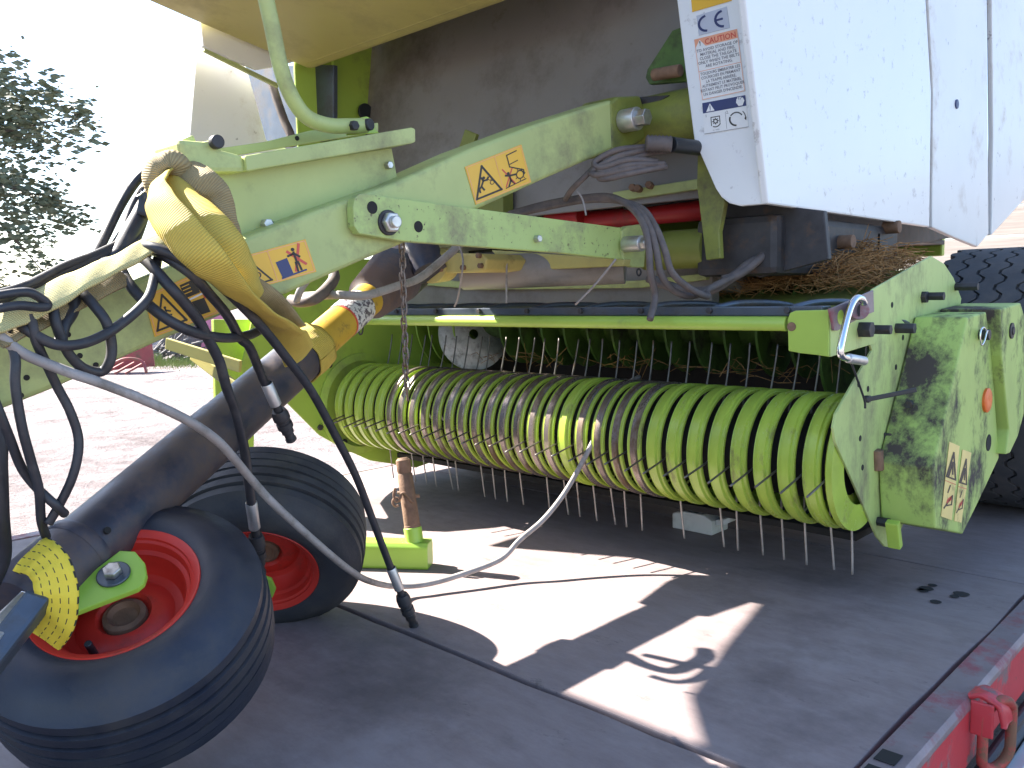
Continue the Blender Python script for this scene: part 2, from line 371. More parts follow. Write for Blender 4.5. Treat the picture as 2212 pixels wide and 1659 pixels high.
# ------------------------------------------------------------------ ground
GZ = -.9
def build_ground():
    vs, fs = [], []; xs = []
    def axis(c, near, far):
        a = []; x = 0; st = .35
        while x < near: a.append(x); x += st
        while x < far: a.append(x); st *= 1.35; x += st
        a.append(far); return a
    ax = axis(0, 16, 600); gx = sorted({-12-q for q in ax} | {-12+q for q in ax}); gy = sorted({6-q for q in ax} | {6+q for q in ax})
    for x in gx:
        for y in gy:
            n = noise.fractal(Vector((x*.5, y*.5, 1)), 1, 2, 4)*.035 + noise.fractal(Vector((x*2, y*2, 4)), 1, 2, 3)*.014
            vs.append((x, y, GZ + n))
    k = len(gy)
    for i in range(len(gx)-1):
        for j in range(k-1): fs.append((i*k+j, (i+1)*k+j, (i+1)*k+j+1, i*k+j+1))
    struct(link('ground', mesh('ground', vs, fs, 'dirt_ground', True)))
build_ground()

# ------------------------------------------------------------------ flatbed trailer
TR = thing('flatbed_trailer', 'flatbed trailer with worn plywood deck and red steel side rail under the baler', 'trailer', (-1.78, 3., GZ))
DX0, DX1 = -3.06, -.512
def sheet(y0, y1, x0, x1, seed, zoff):
    rnd = random.Random(seed); bm = bmesh.new(); top = []; n = 26
    def jag(a): return a*(rnd.random()-.5)
    ring = []
    for i in range(n): ring.append((x0+(x1-x0)*i/n, y0+jag(.006)))
    for i in range(10): ring.append((x1+jag(.008), y0+(y1-y0)*i/10))
    for i in range(n): ring.append((x1-(x1-x0)*i/n, y1+jag(.006)))
    for i in range(10): ring.append((x0, y1-(y1-y0)*i/10))
    a = [bm.verts.new((x, y, zoff)) for x, y in ring]; b = [bm.verts.new((x, y, -.024)) for x, y in ring]; m = len(a)
    bm.faces.new(a); bm.faces.new(b[::-1])
    for i in range(m): bm.faces.new([a[i], b[i], b[(i+1) % m], a[(i+1) % m]])
    bm_done('deck_sheet', bm, 'plywood', TR, .0035, 2)
ys = [1.185-1.25*2, 1.185-1.25, 1.185, 2.435, 3.685, 4.935, 6.185, 7.435]
for i in range(len(ys)-1):
    sheet(ys[i]+.008, ys[i+1]-.008, DX0, DX1, i, [0, -.001, .0, -.002, .001, 0, -.001][i])
box('deck_bearer', (DX0+.02, ys[0], -.10), (DX1-.03, ys[-1], -.026), 'joint', TR, .004)
for x in (-2.4, -1.2): box('chassis_beam', (x-.07, ys[0], -.42), (x+.07, ys[-1], -.102), 'rail_red', TR, .01)
# side rail: worn bare top flange, red face
XO = -.442
prism('side_rail', [(-.500, ys[0], .002), (XO-.006, ys[0], .002), (XO, ys[0], -.006), (XO, ys[0], -.125), (XO-.012, ys[0], -.130), (-.500, ys[0], -.120)], (0, ys[-1]-ys[0], 0), 'rail_red', TR, .003)
prism('rail_cap', [(-.502, ys[0]+.01, .0045), (XO-.0065, ys[0]+.01, .0045), (XO+.001, ys[0]+.01, -.004), (XO+.0025, ys[0]+.01, -.014), (XO-.0035, ys[0]+.01, -.014), (-.502, ys[0]+.01, -.002)], (0, ys[-1]-ys[0]-.02, 0), 'rail_bare', TR, .0015)
prism('rail_far', [(DX0-.004, ys[0], .002), (DX0-.06, ys[0], .002), (DX0-.06, ys[0], -.10), (DX0-.004, ys[0], -.10)], (0, ys[-1]-ys[0], 0), 'rail_bare', TR, .003)
# tie-down ring in its strap bracket
def tie_ring(y):
    br = ribbon('ring_bracket', [(-.446, y, .006), (-.430, y, .012), (-.408, y, .008), (-.392, y, -.008), (-.388, y, -.036)], .046, [(0, 0, 1), (.2, 0, 1), (.6, 0, 1), (1, 0, .4), (1, 0, 0)], 'rail_red', TR, th=.009, sub=5)
    box('ring_cheek', (-.441, y-.030, -.060), (-.402, y-.0235, .004), 'rail_red', TR, .003)
    pts = []
    c = Vector((-.404, y+.006, -.062))
    for k in range(20):
        a = 2*math.pi*k/20; pts.append(c + Vector((.016*math.cos(a)+.006*math.sin(a), .027*math.cos(a), .036*math.sin(a) + (.030 if math.sin(a) > 0 else -.034))))
    tube('tie_ring', pts, .0095, 'ring_red', TR, seg=10, sub=2, closed=True)
for y in (1.69, 3.6): tie_ring(y)
for y in (1.36, 1.30):
    box('stake_socket', (-.495, y-.020, .0055), (-.462, y+.020, .0068), 'joint', TR, .001)
# side guard and mudguard below
box('mudguard', (-.44, .6, -.34), (-.415, 3.4, -.135), 'plastic_black', TR, .01)
for i in range(5): box('side_guard_rib', (-.413, .4, -.195-.022*i), (-.385+.006*i, 3.6, -.178-.022*i), 'aluminium', TR, .003)
box('side_guard', (-.38, .4, -.46), (-.35, 3.6, -.31), 'aluminium', TR, .006)
for y in (4.6, 5.8):
    for x in (-2.85, -.72):
        wl = lathe('road_wheel', (x-.14, y, GZ+.42), (1, 0, 0), [(0, .2), (0, .36), (.03, .41), (.08, .42), (.2, .42), (.25, .41), (.28, .36), (.28, .2)], 'rubber', TR, 40)
        lathe('rim', (x-.13, y, GZ+.42), (1, 0, 0), [(0, 0), (.02, .08), (.02, .205), (.24, .205), (.24, .08), (.26, 0)], 'aluminium', wl, 32)
for x in (-2.4, -1.2): box('support_leg', (x-.06, -.9, GZ), (x+.06, -.78, -.102), 'dark_iron', TR, .006)
# oil spots: round stains on the board
def stain(u, v, r, seed):
    p = P(u, v, Z=0); rnd = random.Random(seed); n = 26; vs = [(p.x, p.y, .0022)]
    for k in range(n):
        a = 2*math.pi*k/n; q = r*(1+.12*(rnd.random()-.5)); vs.append((p.x+q*math.cos(a), p.y+q*math.sin(a), .0022))
    link('oil_stain', mesh('oil_stain', vs, [(0, k+1, (k+1) % n+1) for k in range(n)], 'joint', False), TR)
for i, (a, b, r) in enumerate([(815, 232, .017), (865, 206, .011), (770, 240, .009), (1095, 276, .019), (1040, 296, .011), (890, 338, .013), (790, 250, .012)]): stain(*r6(a, b), r, i)

# ------------------------------------------------------------------ round baler
BA = thing('round_baler', 'lime green and white round baler standing on the flatbed trailer', 'baler', (-1.9, 2.6, 0))
RY, RZ, RR = 2.03, .345, .159
XL, XR = -2.755, -.815
# inner tine drum and the sprung tines, hoop bands
drum = cyl('tine_drum', (XL, RY+.02, RZ), (XR-.01, RY+.02, RZ), .105, 'interior_shade', BA, seg=24)
NB = 31; pitch = (XR-.012-XL)/NB
def band_mesh(name, matn):
    prof = [(-.0215, -.009), (-.0215, -.002), (-.0200, .0003), (-.0185, -.001), (-.0105, -.001), (-.0080, .0048), (.0095, .0048), (.012, -.001), (.0185, -.001), (.0200, .0003), (.0215, -.002), (.0215, -.009)]
    path = []                                    # (y, z, ny, nz) loop open to the rear
    for k in range(4): path.append((.26-.065*k, .125+.0095*k, .15, .99))
    n = 40
    for k in range(n+1):
        a = R(86) + R(205)*k/n; path.append((RR*math.cos(a), RR*math.sin(a), math.cos(a), math.sin(a)))
    y, z, ny, nz_ = path[-1]
    path.append((y+.07, z+.03, ny, nz_)); path.append((y+.15, z+.065, ny, nz_))
    vs, fs = [], []; m = len(prof)
    for y, z, ny, nz_ in path:
        for x, h in prof: vs.append((x, y+ny*h, z+nz_*h))
    for i in range(len(path)-1):
        for k in range(m-1): fs.append((i*m+k, i*m+k+1, (i+1)*m+k+1, (i+1)*m+k))
    me = mesh(name, vs, fs, matn, True); bm = bmesh.new(); bm.from_mesh(me); bmesh.ops.recalc_face_normals(bm, faces=bm.faces)
    for e in bm.edges:
        if len(e.link_faces) == 2 and e.calc_face_angle(0) > R(28): e.smooth = False
    bm.to_mesh(me); bm.free(); return me
bme = band_mesh('reel_band', 'band'); bmw = band_mesh('reel_band_worn', 'band'); bmw.materials.append(M['band_worn'])
for p in bmw.polygons:
    xs_ = [bmw.vertices[v].co.x for v in p.vertices]
    if min(xs_) > -.0125 and max(xs_) < .0145: p.material_index = 1
WORN = set(range(5, 23)) - {18}
for i in range(NB):
    rnd = random.Random(i)
    link('reel_band', bmw if i in WORN else bme, BA, (XL+.01+pitch*(i+.5), RY, RZ))
lathe('end_drum', (XR+.002, RY, RZ), (1, 0, 0), [(-.004, .08), (-.002, .158), (.002, .163), (.016, .163), (.018, .10)], 'band', BA, 48)
# tines: rows at the front, bottom and top-rear
def tine_mesh():
    return tube_me('tine', [(0, 0, .06), (0, .004, .12), (.001, 0, .19), (0, -.006, .255)], .0028, 'tine', 6, 3)
tm3 = tube_me('tine', [(0, 0, .08), (0, .004, .15), (.001, 0, .23), (0, -.006, .290)], .0027, 'tine_pale', 6, 3)
tm = tine_mesh()
tm2 = tube_me('tine', [(0, 0, .10), (0, .004, .17), (.001, 0, .24), (0, -.004, .285)], .0028, 'tine', 6, 3)
from mathutils import Euler
for row, (ang, jit) in enumerate([(R(98), .05), (R(184), .035), (R(-17), .05)]):
    for i in range(NB):
        rnd = random.Random(row*100+i)
        if row == 1 and rnd.random() < .22 and i < 26: continue
        x = XL+.01+pitch*(i+1) - (.0 if row != 0 else 0.002)
        link('tine', [tm, tm3, tm2][row], drum, (x, RY+.01, RZ), Euler((ang+jit*(rnd.random()-.5), rnd.uniform(-.05, .05), 0)))
# left side shield, with its front lobe
sh = [P(*q, X=-2.78) for q in [(520, 800), (545, 690), (600, 640), (760, 560), (1010, 560), (1060, 700), (1040, 960), (900, 1010), (800, 995), (740, 968), (690, 940), (640, 890), (600, 850), (560, 835)]]
ls = prism('left_side_shield', sh, (-.008, 0, 0), 'lime', BA, .002)
for q in [z5(290, 740), z5(235, 1110), z5(380, 1195), z5(455, 690)]: cyl('bolt', P(*q, X=-2.781), along(P(*q, X=-2.781), 'X', -2.781)+Vector((.008, 0, 0)), .012, 'dark_iron', ls, 8)
lathe('bearing_ring', (-2.778, RY, RZ), (1, 0, 0), [(0, .20), (.006, .20), (.008, .19), (.012, .172)], 'lime', ls, 48)
# front guard sheet seen behind the shaft on the far side
gp = [P(*q, X=-2.85) for q in [(462, 690), (545, 690), (552, 800), (548, 1010), (470, 1010)]]
prism('far_guard', gp, (-.02, 0, 0), 'lime', BA, .003)
for a, b in (((360, 742), (520, 792)), ((415, 765), (520, 845))): obox('far_brace', P(*a, D=2.9), P(*b, D=2.75), .012, .04, 'mustard', BA)
# right side shield
XS = -.79
sp = [(1862, 690), (1886, 625), (2012, 553), (2040, 570), (2060, 600), (2077, 645), (2062, 760), (2000, 900), (1965, 1100), (1930, 1184), (1912, 1181), (1895, 1160), (1805, 955), (1800, 924), (1806, 893), (1884, 757)]
rs = prism('right_side_shield', [P(*q, X=XS) for q in sp], (-.006, 0, 0), 'lime_shield', BA, .0015)
for q, r, h in [(r5(1390, 310), .014, .045), (r5(1570, 105), .012, .05), (r5(1770, 45), .012, .06), (r5(1270, 1550), .012, .03), (r5(1560, 110), .017, .012)]:
    bolt(P(*q, X=XS), (1, 0, 0), r, h, 'dark_iron', rs)
for q in [r5(1360, 160), r5(1430, 370), r5(1385, 560), r5(1205, 700), r5(1155, 1018), r5(1170, 1205), r5(1145, 670), r5(1085, 405)]:
    cyl('hole', P(*q, X=XS-.001), along(P(*q, X=XS-.001), 'X', XS+.0007), .0075, 'joint', rs, 12, .0002)
# windguard bracket: front flange, side plate, and blued stop plate
Yb = P(1789, 669, X=XS+.012).y
fl = [P(*q, Y=Yb) for q in [(1701, 690), (1706, 676), (1718, 671), (1790, 669), (1790, 771), (1765, 767), (1728, 763), (1703, 758)]]
wb = prism('windguard_bracket', fl, (0, .006, 0), 'lime', BA, .002)
prism('bracket_side', [P(*q, X=XS+.012) for q in [(1790, 670), (1886, 628), (1886, 742), (1790, 771)]], (.005, 0, 0), 'lime_shield', wb, .002)
st = [P(*q, X=XS+.019) for q in [r5(945, 185), r5(965, 180), r5(1230, 65), r5(1235, 205), r5(1150, 240), r5(1000, 325), r5(975, 325), r5(965, 270)]]
prism('stop_plate', st, (.005, 0, 0), 'rail_bare', wb, .0015)
cyl('slot_hole', P(*r5(1030, 240), X=XS+.0235), along(P(*r5(1030, 240), X=XS+.0235), 'X', XS+.025), .016, 'lime', wb, 16, .0003)
cyl('tube_end', P(*r5(1120, 200), X=XS+.015), P(*r5(1155, 195), X=XS+.06), .02, 'rail_bare', wb, 20)
cyl('tube_bore', P(*r5(1155, 195), X=XS+.0595), along(P(*r5(1155, 195), X=XS+.0595), 'X', XS+.0607), .0135, 'joint', wb, 16, .0002)
for q, r, h in [(r5(1150, 318), .019, .03), (r5(1215, 318), .012, .05)]: bolt(P(*q, X=XS+.014), (1, 0, 0), r, h, 'dark_iron', wb, 'pivot_bolt')
cyl('flange_hole', P(*r5(715, 300), Y=Yb-.002), along(P(*r5(715, 300), Y=Yb-.002), 'Y', Yb+.001), .010, 'rust', wb, 16, .0003)
hp = [P(*r5(*q), X=XS+.075) for q in [(1185, 150), (1170, 125), (1135, 118), (1100, 165), (1070, 260), (1045, 370), (1030, 455), (1040, 490), (1075, 503), (1180, 520)]]
tube('crank_handle', hp, .0075, 'chrome', wb, 10, 5)
cyl('crank_grip', P(*r5(1080, 503), X=XS+.075), P(*r5(1183, 521), X=XS+.075), .010, 'zinc', wb, 16)
# windguard tubes
ta, tb = P(722, 688, Y=Yb+.012), P(1701, 704, Y=Yb+.012); tb.z = ta.z = (ta.z+tb.z)/2
wg = cyl('windguard_tube', ta, tb, .0165, 'lime', BA, 20)
c0 = Vector((ta.x+.05, Yb+.034, ta.z+.028)); c1 = Vector((tb.x+.08, Yb+.034, tb.z+.028))
ub = obox('upper_bar', c0, c1, .045, .022, 'blue_steel', BA)
nrod = 9
for k in range(nrod):
    x = c0.x + (c1.x-c0.x)*(k+.6)/nrod
    ro = tube('finger_rod', [(x, Yb+.03, ta.z+.034), (x+.02, Yb+.13, ta.z+.045), (x+.06, Yb+.30, ta.z+.035), (x+.08, Yb+.52, ta.z-.02)], .008, 'blue_steel', ub, 8, 4)
    cyl('clip_bolt', (x, Yb+.003, ta.z+.030), (x, Yb+.016, ta.z+.030), .008, 'dark_iron', ub, 6, .001)
ey = P(778, 690, Y=Yb)
tube('lug_ring', [ey+Vector((.014*math.cos(a), 0, -.03+.022*math.sin(a))) for a in [2*math.pi*k/12 for k in range(12)]], .003, 'dark_iron', wg, 6, 2, True)
# drive cover on the right: tall main box and rear box
def cover(name, pts, x1, x0, mt):
    return prism(name, [P(*q, X=x1) for q in pts], (x0-x1, 0, 0), mt, BA, .006, 3)
XC = -.66
cA = cover('drive_cover', [z6(*q) for q in [(1575, 400), (1510, 690), (1440, 990), (1396, 1180), (1400, 1340), (1406, 1495), (1550, 1525), (1640, 1340), (1738, 1130), (1722, 900), (1700, 600), (1672, 372)]], XC, XS+.003, 'lime_muddy')
cB = cover('rear_drive_cover', [z6(*q) for q in [(1745, 357), (1752, 600), (1790, 985), (1775, 1112), (1795, 1105), (1835, 1020), (1868, 900), (1872, 400), (1850, 325)]], XC+.025, XS+.004, 'lime_muddy')
lathe('reflector', P(*z6(1668, 830), X=XC), (1, 0, 0), [(-.002, .033), (.006, .033), (.009, .029), (.009, .006), (.007, .0)], 'orange_plastic', cA, 32)
cyl('access_hole', P(*z6(1680, 1050), X=XC-.001), along(P(*z6(1680, 1050), X=XC-.001), 'X', XC+.0015), .023, 'joint', cA, 28, .0003)
cyl('latch_stud', P(*z6(1625, 490), X=XC-.005), along(P(*z6(1625, 490), X=XC-.005), 'X', XC+.025), .014, 'dark_iron', cA, 14)
rc = P(*z6(1640, 500), X=XC+.02)
tube('spring_clip', [rc+Vector((.002, y, z)) for y, z in [(.075, -.012), (.045, .012), (.02, .022), (-.004, .016), (-.008, -.006), (.006, -.022), (.03, -.012), (.05, .012), (.065, .004)]], .0022, 'chrome', cA, 6, 4)
lathe('cover_washer', P(*z6(1800, 470), X=XC+.025), (1, 0, 0), [(0, .022), (.004, .022), (.005, .012), (.008, .011), (.008, 0)], 'dark_iron', cB, 24)
bolt(P(*z6(1275, 850), X=XS+.05), (0, -1, 0), .011, .012, 'dark_iron', BA, washer=False)
cyl('hinge_pin', P(*z6(1105, 1130), X=XS+.004)+Vector((0, 0, .02)), P(*z6(1110, 1190), X=XS+.004), .014, 'rust', rs, 10)
obox('skid_foot', P(*z6(1185, 1460), X=XS+.05), P(*z6(1200, 1590), X=XS+.05), .03, .02, 'lime', BA)
obox('skid_strip', P(*z6(1160, 1000), X=XS+.008), P(*z6(1150, 1480), X=XS+.008), .022, .008, 'dark_iron', rs, (0, 1, 0))

# feed auger / rotor behind the reel
au = cyl('feed_rotor', (-2.9, 2.46, .66), (-.9, 2.46, .66), .07, 'green_dark', BA, 20)
for i in range(13):
    x = -2.28 + i*.105
    lathe('rotor_disc', (x, 2.46, .66), (1, .1, .0), [(-.004, .05), (-.004, .165), (.004, .165), (.004, .05)], 'green_dark', au, 28)
for i in range(5):
    x = -2.86+i*.075
    lathe('auger_flight', (x, 2.44, .645), (1, .35, .1), [(-.003, .05), (-.003, .17), (.003, .17), (.003, .05)], 'lime', au, 28)
lathe('worn_disc', (-2.47, 2.36, .61), (.9, -.45, .1), [(-.004, .02), (-.004, .145), (.004, .145), (.004, .02)], 'steel', au, 36)
lathe('end_disc', (-1.0, 2.44, .60), (1, 0, 0), [(-.004, .0), (-.004, .19), (.004, .19), (.004, 0)], 'green_dark', au, 36)
box('rear_feed_wall', (-2.93, 2.72, .05), (-1.03, 2.74, .93), 'interior_shade', BA, .002)  # back wall coloured near-black for the dark interior
box('feed_floor', (-2.93, 2.2, .10), (-.87, 2.72, .12), 'interior_shade', BA, .002)
# baling chamber: front plate, side walls, roof, rear
def quad_slab(name, pts, ext, mt, bev=.003): return prism(name, pts, ext, mt, BA, bev)
quad_slab('chamber_front_plate', [(-2.9, 2.12, 1.02), (-1.27, 2.12, 1.02), (-1.27, 2.38, 2.88), (-2.9, 2.38, 2.88)], (0, .02, 0), 'plate_grey')
quad_slab('plate_side_left', [(-2.885, 1.86, 1.22), (-2.885, 2.16, 1.22), (-2.885, 2.30, 2.2), (-2.885, 1.86, 2.2)], (-.012, 0, 0), 'lime')
obox('plate_edge', (-2.872, 1.99, 1.30), (-2.872, 2.03, 1.7), .016, .02, 'lime', BA)
cyl('grommet', P(788, 243, X=-2.87), along(P(788, 243, X=-2.87), 'X', -2.86), .035, 'plastic_black', BA, 24)
quad_slab('lower_front_rail', [(-2.9, 2.06, 1.0), (-2.0, 2.06, 1.0), (-2.0, 2.06, 1.13), (-2.9, 2.06, 1.13)], (0, .05, 0), 'olive')
obox('rail_rib', P(1020, 285, Y=2.05), P(1000, 345, Y=2.04), .02, .05, 'olive', BA)
quad_slab('chamber_side_right', [(-1.28, 2.2, .80), (-1.28, 4.2, .98), (-1.28, 4.2, 2.9), (-1.28, 2.2, 2.9)], (.02, 0, 0), 'dark_iron')
quad_slab('chamber_side_left', [(-2.92, 2.75, .45), (-2.92, 4.2, .6), (-2.92, 4.2, 2.9), (-2.92, 1.9, 2.9), (-2.92, 1.9, 1.9), (-2.92, 2.1, 1.8), (-2.92, 2.1, 1.2)], (-.02, 0, 0), 'white_dirty')
box('chamber_rear', (-2.9, 4.2, .9), (-1.30, 4.24, 2.9), 'lime', BA, .01)
box('roof', (-3.0, 1.95, 2.9), (-.98, 4.25, 2.94), 'white_paint', BA, .01)
box('chamber_floor', (-2.9, 2.75, .95), (-1.29, 4.2, .97), 'dark_iron', BA, .004)
cyl('axle', (-2.9, 3.32, .45), (-.9, 3.32, .45), .05, 'dark_iron', BA, 16)
# lower chamber roller, red bar, olive trough
cyl('starter_roller', (-2.6, 2.3, .84), (-1.25, 2.3, .84), .085, 'plate_grey', BA, 32)
rp_ = [P(*q, Y=2.18) for q in [(880, 600), (1060, 612), (1380, 606), (1525, 590), (1525, 604), (1380, 622), (1040, 626), (870, 612)]]
prism('trough_lip', rp_, (0, .05, 0), 'lime_dusty_glare', BA, .003)
cyl('red_bar', P(1120, 490, Y=2.25), P(1540, 452, Y=2.25), .030, 'red_bar', BA, 24)
cyl('red_bar_sleeve', P(1190, 470, Y=2.22), P(1260, 466, Y=2.22), .037, 'red_bar', BA, 24)
obox('yellow_strip', P(1330, 426, Y=2.12), P(1515, 398, Y=2.12), .03, .028, 'lime_dusty_glare', BA)
for q in (z2(1810, 1085), z2(1905, 1070), z2(1840, 1090)): bolt(P(*q, Y=2.10), (.2, -1, .1), .011, .02, 'rust', BA, washer=False)
obox('gap_shade_bar', P(1350, 446, Y=2.2), P(1515, 424, Y=2.2), .02, .02, 'interior_shade', BA)  # dark bar standing in for the shaded gap above the red bar
box('trough', (-2.75, 2.2, .70), (-1.3, 2.24, .86), 'plate_grey', BA, .004)
# cross tubes
cyl('upper_cross_tube', (-1.50, 2.06, 1.235), (-1.0, 2.06, 1.235), .072, 'olive', BA, 32)
cyl('lower_cross_tube', (-1.46, 2.10, .88), (-1.25, 2.10, .88), .055, 'olive', BA, 32)
prism('frame_strap', [P(*q, Y=1.99) for q in [(1507, 320), (1560, 400), (1565, 440), (1553, 500), (1556, 558), (1525, 562), (1515, 480), (1505, 400)]], (0, .02, 0), 'olive', BA, .003)
quad_slab('void_sheet', [P(*q, Y=2.10) for q in [(1560, 430), (1780, 455), (1790, 560), (1640, 600), (1560, 560)]], (0, .02, 0), 'dark_iron')  # dark sheet standing in for the shaded void below the white panel
# drawbar beam (box section, side face at X = -1.40)
XB = -1.40
top = [P(*q, X=XB) for q in [(0, 716), (273, 613), (525, 514), (691, 450), (852, 394), (1018, 319), (1160, 266), (1325, 214)]]
bot = [P(*q, X=XB) for q in [(0, 887), (120, 839), (354, 734), (503, 672), (620, 635), (777, 566), (875, 525), (1029, 454), (1179, 386), (1329, 321)]]
def lineY(pts, y):                                # straight section between ends keeps the beam true
    a, b = pts[0], pts[-1]; t = (y-a.y)/(b.y-a.y); return a.lerp(b, t)
t0 = top[0]; b0 = bot[0]; dt = (top[2]-top[0]).normalized(); db = (bot[3]-bot[0]).normalized()
poly = [t0-dt*.55] + top + [b for b in reversed(bot)] + [b0-db*.55]
drawbar = prism('drawbar_beam', poly, (-.11, 0, 0), 'lime_dusty_glare', BA, .014, 4)
cyl('hitch_eye_shank', t0-dt*.62+Vector((-.055, 0, -.08)), t0-dt*.5+Vector((-.055, 0, -.08)), .04, 'dark_iron', drawbar, 20)
for q in [z4(400, 560), z4(470, 685), z4(155, 815), z4(120, 920), z4(565, 740)]: cyl('drain_hole', P(*q, X=XB-.002), along(P(*q, X=XB-.002), 'X', XB+.0008), .0045, 'joint', drawbar, 10, .0002)
# U bracket with bolt at the rear end of the beam
ubk = prism('beam_clevis', [P(*q, X=XB+.004) for q in [(1318, 222), (1335, 208), (1385, 206), (1398, 260), (1396, 300), (1335, 335), (1322, 322)]], (-.12, 0, 0), 'olive', BA, .012, 3)
prism('clevis_tab', [P(*q, Y=2.0) for q in [(1335, 212), (1445, 205), (1420, 222), (1345, 240)]], (0, .06, 0), 'dark_iron', BA, .003)
cyl('clevis_pin', P(1345, 262, X=XB+.005), along(P(1345, 262, X=XB+.005), 'X', XB+.005)+Vector((.05, 0, 0)), .030, 'zinc', BA, 24)
bolt(P(1345, 262, X=XB+.005)+Vector((.05, 0, 0)), (1, 0, 0), .022, .03, 'steel', BA, washer=False)
# upper dark bracket with pin
ubr = prism('upper_bracket', [P(*q, Y=2.02) for q in [(1472, 58), (1485, 175), (1402, 182), (1394, 168), (1398, 150), (1452, 66)]], (0, .02, 0), 'green_dark', BA, .003)
cyl('bracket_pin', P(1412, 162, Y=1.99), P(1470, 152, Y=1.99), .016, 'rust', ubr, 18)
# link bar on the beam
lk = [(763, 446), (767, 428), (776, 419), (790, 418), (864, 429), (1344, 492), (1358, 500), (1360, 555), (1344, 561), (1209, 546), (871, 521), (776, 505), (765, 488)]
lb = prism('link_bar', [P(*q, X=XB+.024) for q in lk], (-.022, 0, 0), 'lime_speckled', BA, .0025)
XLk = XB+.024
for q, r in ((z2(297, 1196), .0125), (z2(563, 1306), .0118)): cyl('bolt_hole', P(*q, X=XLk-.002), along(P(*q, X=XLk-.002), 'X', XLk+.0008), r, 'joint', lb, 20, .0002)
wp = P(*z2(391, 1283), X=XLk)
cyl('washer', wp-Vector((.002, 0, 0)), wp+Vector((.005, 0, 0)), .0255, 'dark_iron', lb, 28)
cyl('bolt_head', wp+Vector((.005, 0, 0)), wp+Vector((.020, 0, 0)), .021, 'zinc', lb, 6, .003)
cyl('bolt_thread', wp+Vector((.02, 0, 0)), wp+Vector((.030, 0, 0)), .012, 'zinc', lb, 18)
bolt(P(*z2(1243, 1376), X=XLk), (1, 0, 0), .009, .014, 'steel', lb, washer=False)
lkb = prism('link_clevis', [P(*q, X=XLk+.008) for q in [(1344, 498), (1356, 488), (1385, 484), (1396, 520), (1392, 578), (1366, 577), (1346, 562)]], (-.02, 0, 0), 'lime_dusty_glare', BA, .004)
pc = P(1350, 528, X=XLk+.008); cyl('link_pin', pc, pc+Vector((.055, 0, 0)), .021, 'zinc', BA, 24)
bolt(pc+Vector((.055, 0, 0)), (1, 0, 0), .017, .016, 'steel', BA, washer=False)
tube('pin_ring', [P(1380, 588, X=-1.37)+Vector((0, .009*math.cos(a), .009*math.sin(a))) for a in [2*math.pi*k/10 for k in range(10)]], .0025, 'dark_iron', lkb, 6, 2, True)
# gusset plate over the beam, its folded lip and the far lip
XG = -1.455
gus = prism('gusset_plate', [P(*q, X=XG) for q in [(430, 372), (535, 360), (700, 340), (846, 320), (852, 350), (860, 395), (870, 400), (540, 520), (500, 500), (470, 440)]], (-.006, 0, 0), 'lime_dusty_glare', BA, .0015)
lip = prism('gusset_lip', [P(*q, X=XB-.012) for q in [r2(600, 1345), r2(2040, 1100), r2(2070, 1115), r2(2072, 1225), r2(2040, 1240), r2(615, 1480)]], (-.09, 0, 0), 'lime_dusty_glare', BA, .003)
far = prism('far_lip', [P(*q, X=XB-.20) for q in [r2(300, 1290), r2(770, 1225), r2(1150, 1130), r2(1750, 1060), r2(1750, 1140), r2(1150, 1240), r2(300, 1380)]], (-.006, 0, 0), 'lime_dusty_glare', BA, .002)
cyl('slot', P(*r2(1045, 1195), X=XB-.2), along(P(*r2(1045, 1195), X=XB-.2), 'X', XB-.198), .005, 'joint', far, 12, .0002)
bolt(P(*r2(1825, 1430), X=XG), (1, 0, 0), .0085, .012, 'steel', gus, washer=True)
bolt(P(572, 485, X=XG), (1, 0, 0), .0105, .016, 'zinc', gus); cyl('slot', P(585, 484, X=XG), along(P(585, 484, X=XG), 'X', XG+.0015), .007, 'joint', gus, 14, .0002)
# valve block at the front of the lip, hydraulic lumps
vb = prism('valve_block', [P(*q, X=XB-.02) for q in [(385, 300), (440, 305), (470, 300), (474, 322), (525, 335), (533, 372), (425, 372), (392, 350)]], (-.10, 0, 0), 'lime_dusty_glare', BA, .008)
cyl('plug', P(463, 308, X=XB-.02), along(P(463, 308, X=XB-.02), 'X', XB-.005), .012, 'dark_iron', vb, 20)
cyl('plug', P(412, 312, X=XB-.06), P(405, 296, X=XB-.06), .010, 'lime_dusty_glare', vb, 20)
# bent handrail pipe with clamp foot
pp = [P(*r2(*q), X=XB-.10) for q in [(690, -420), (735, -200), (780, 0), (835, 250), (895, 540), (960, 750), (1060, 935), (1170, 1035), (1330, 1085), (1480, 1088), (1640, 1085)]]
hr = tube('handrail_pipe', pp, .0155, 'lime_dusty_glare', BA, 18, 6)
e = P(*r2(1640, 1085), X=XB-.10)
cyl('pipe_bore', e+Vector((.0, -.004, 0)), e+Vector((.018, .0, 0)), .0125, 'dark_iron', hr, 18)
bolt(P(*r2(1530, 1088), X=XB-.085), (1, 0, 0), .0105, .010, 'dark_iron', hr, washer=False)
prism('pipe_foot', [P(*q, X=XB-.118) for q in [r2(1480, 1040), r2(1650, 1005), r2(1700, 1030), r2(1725, 1120), r2(1760, 1150), r2(1480, 1170)]], (-.006, 0, 0), 'lime', hr, .002)
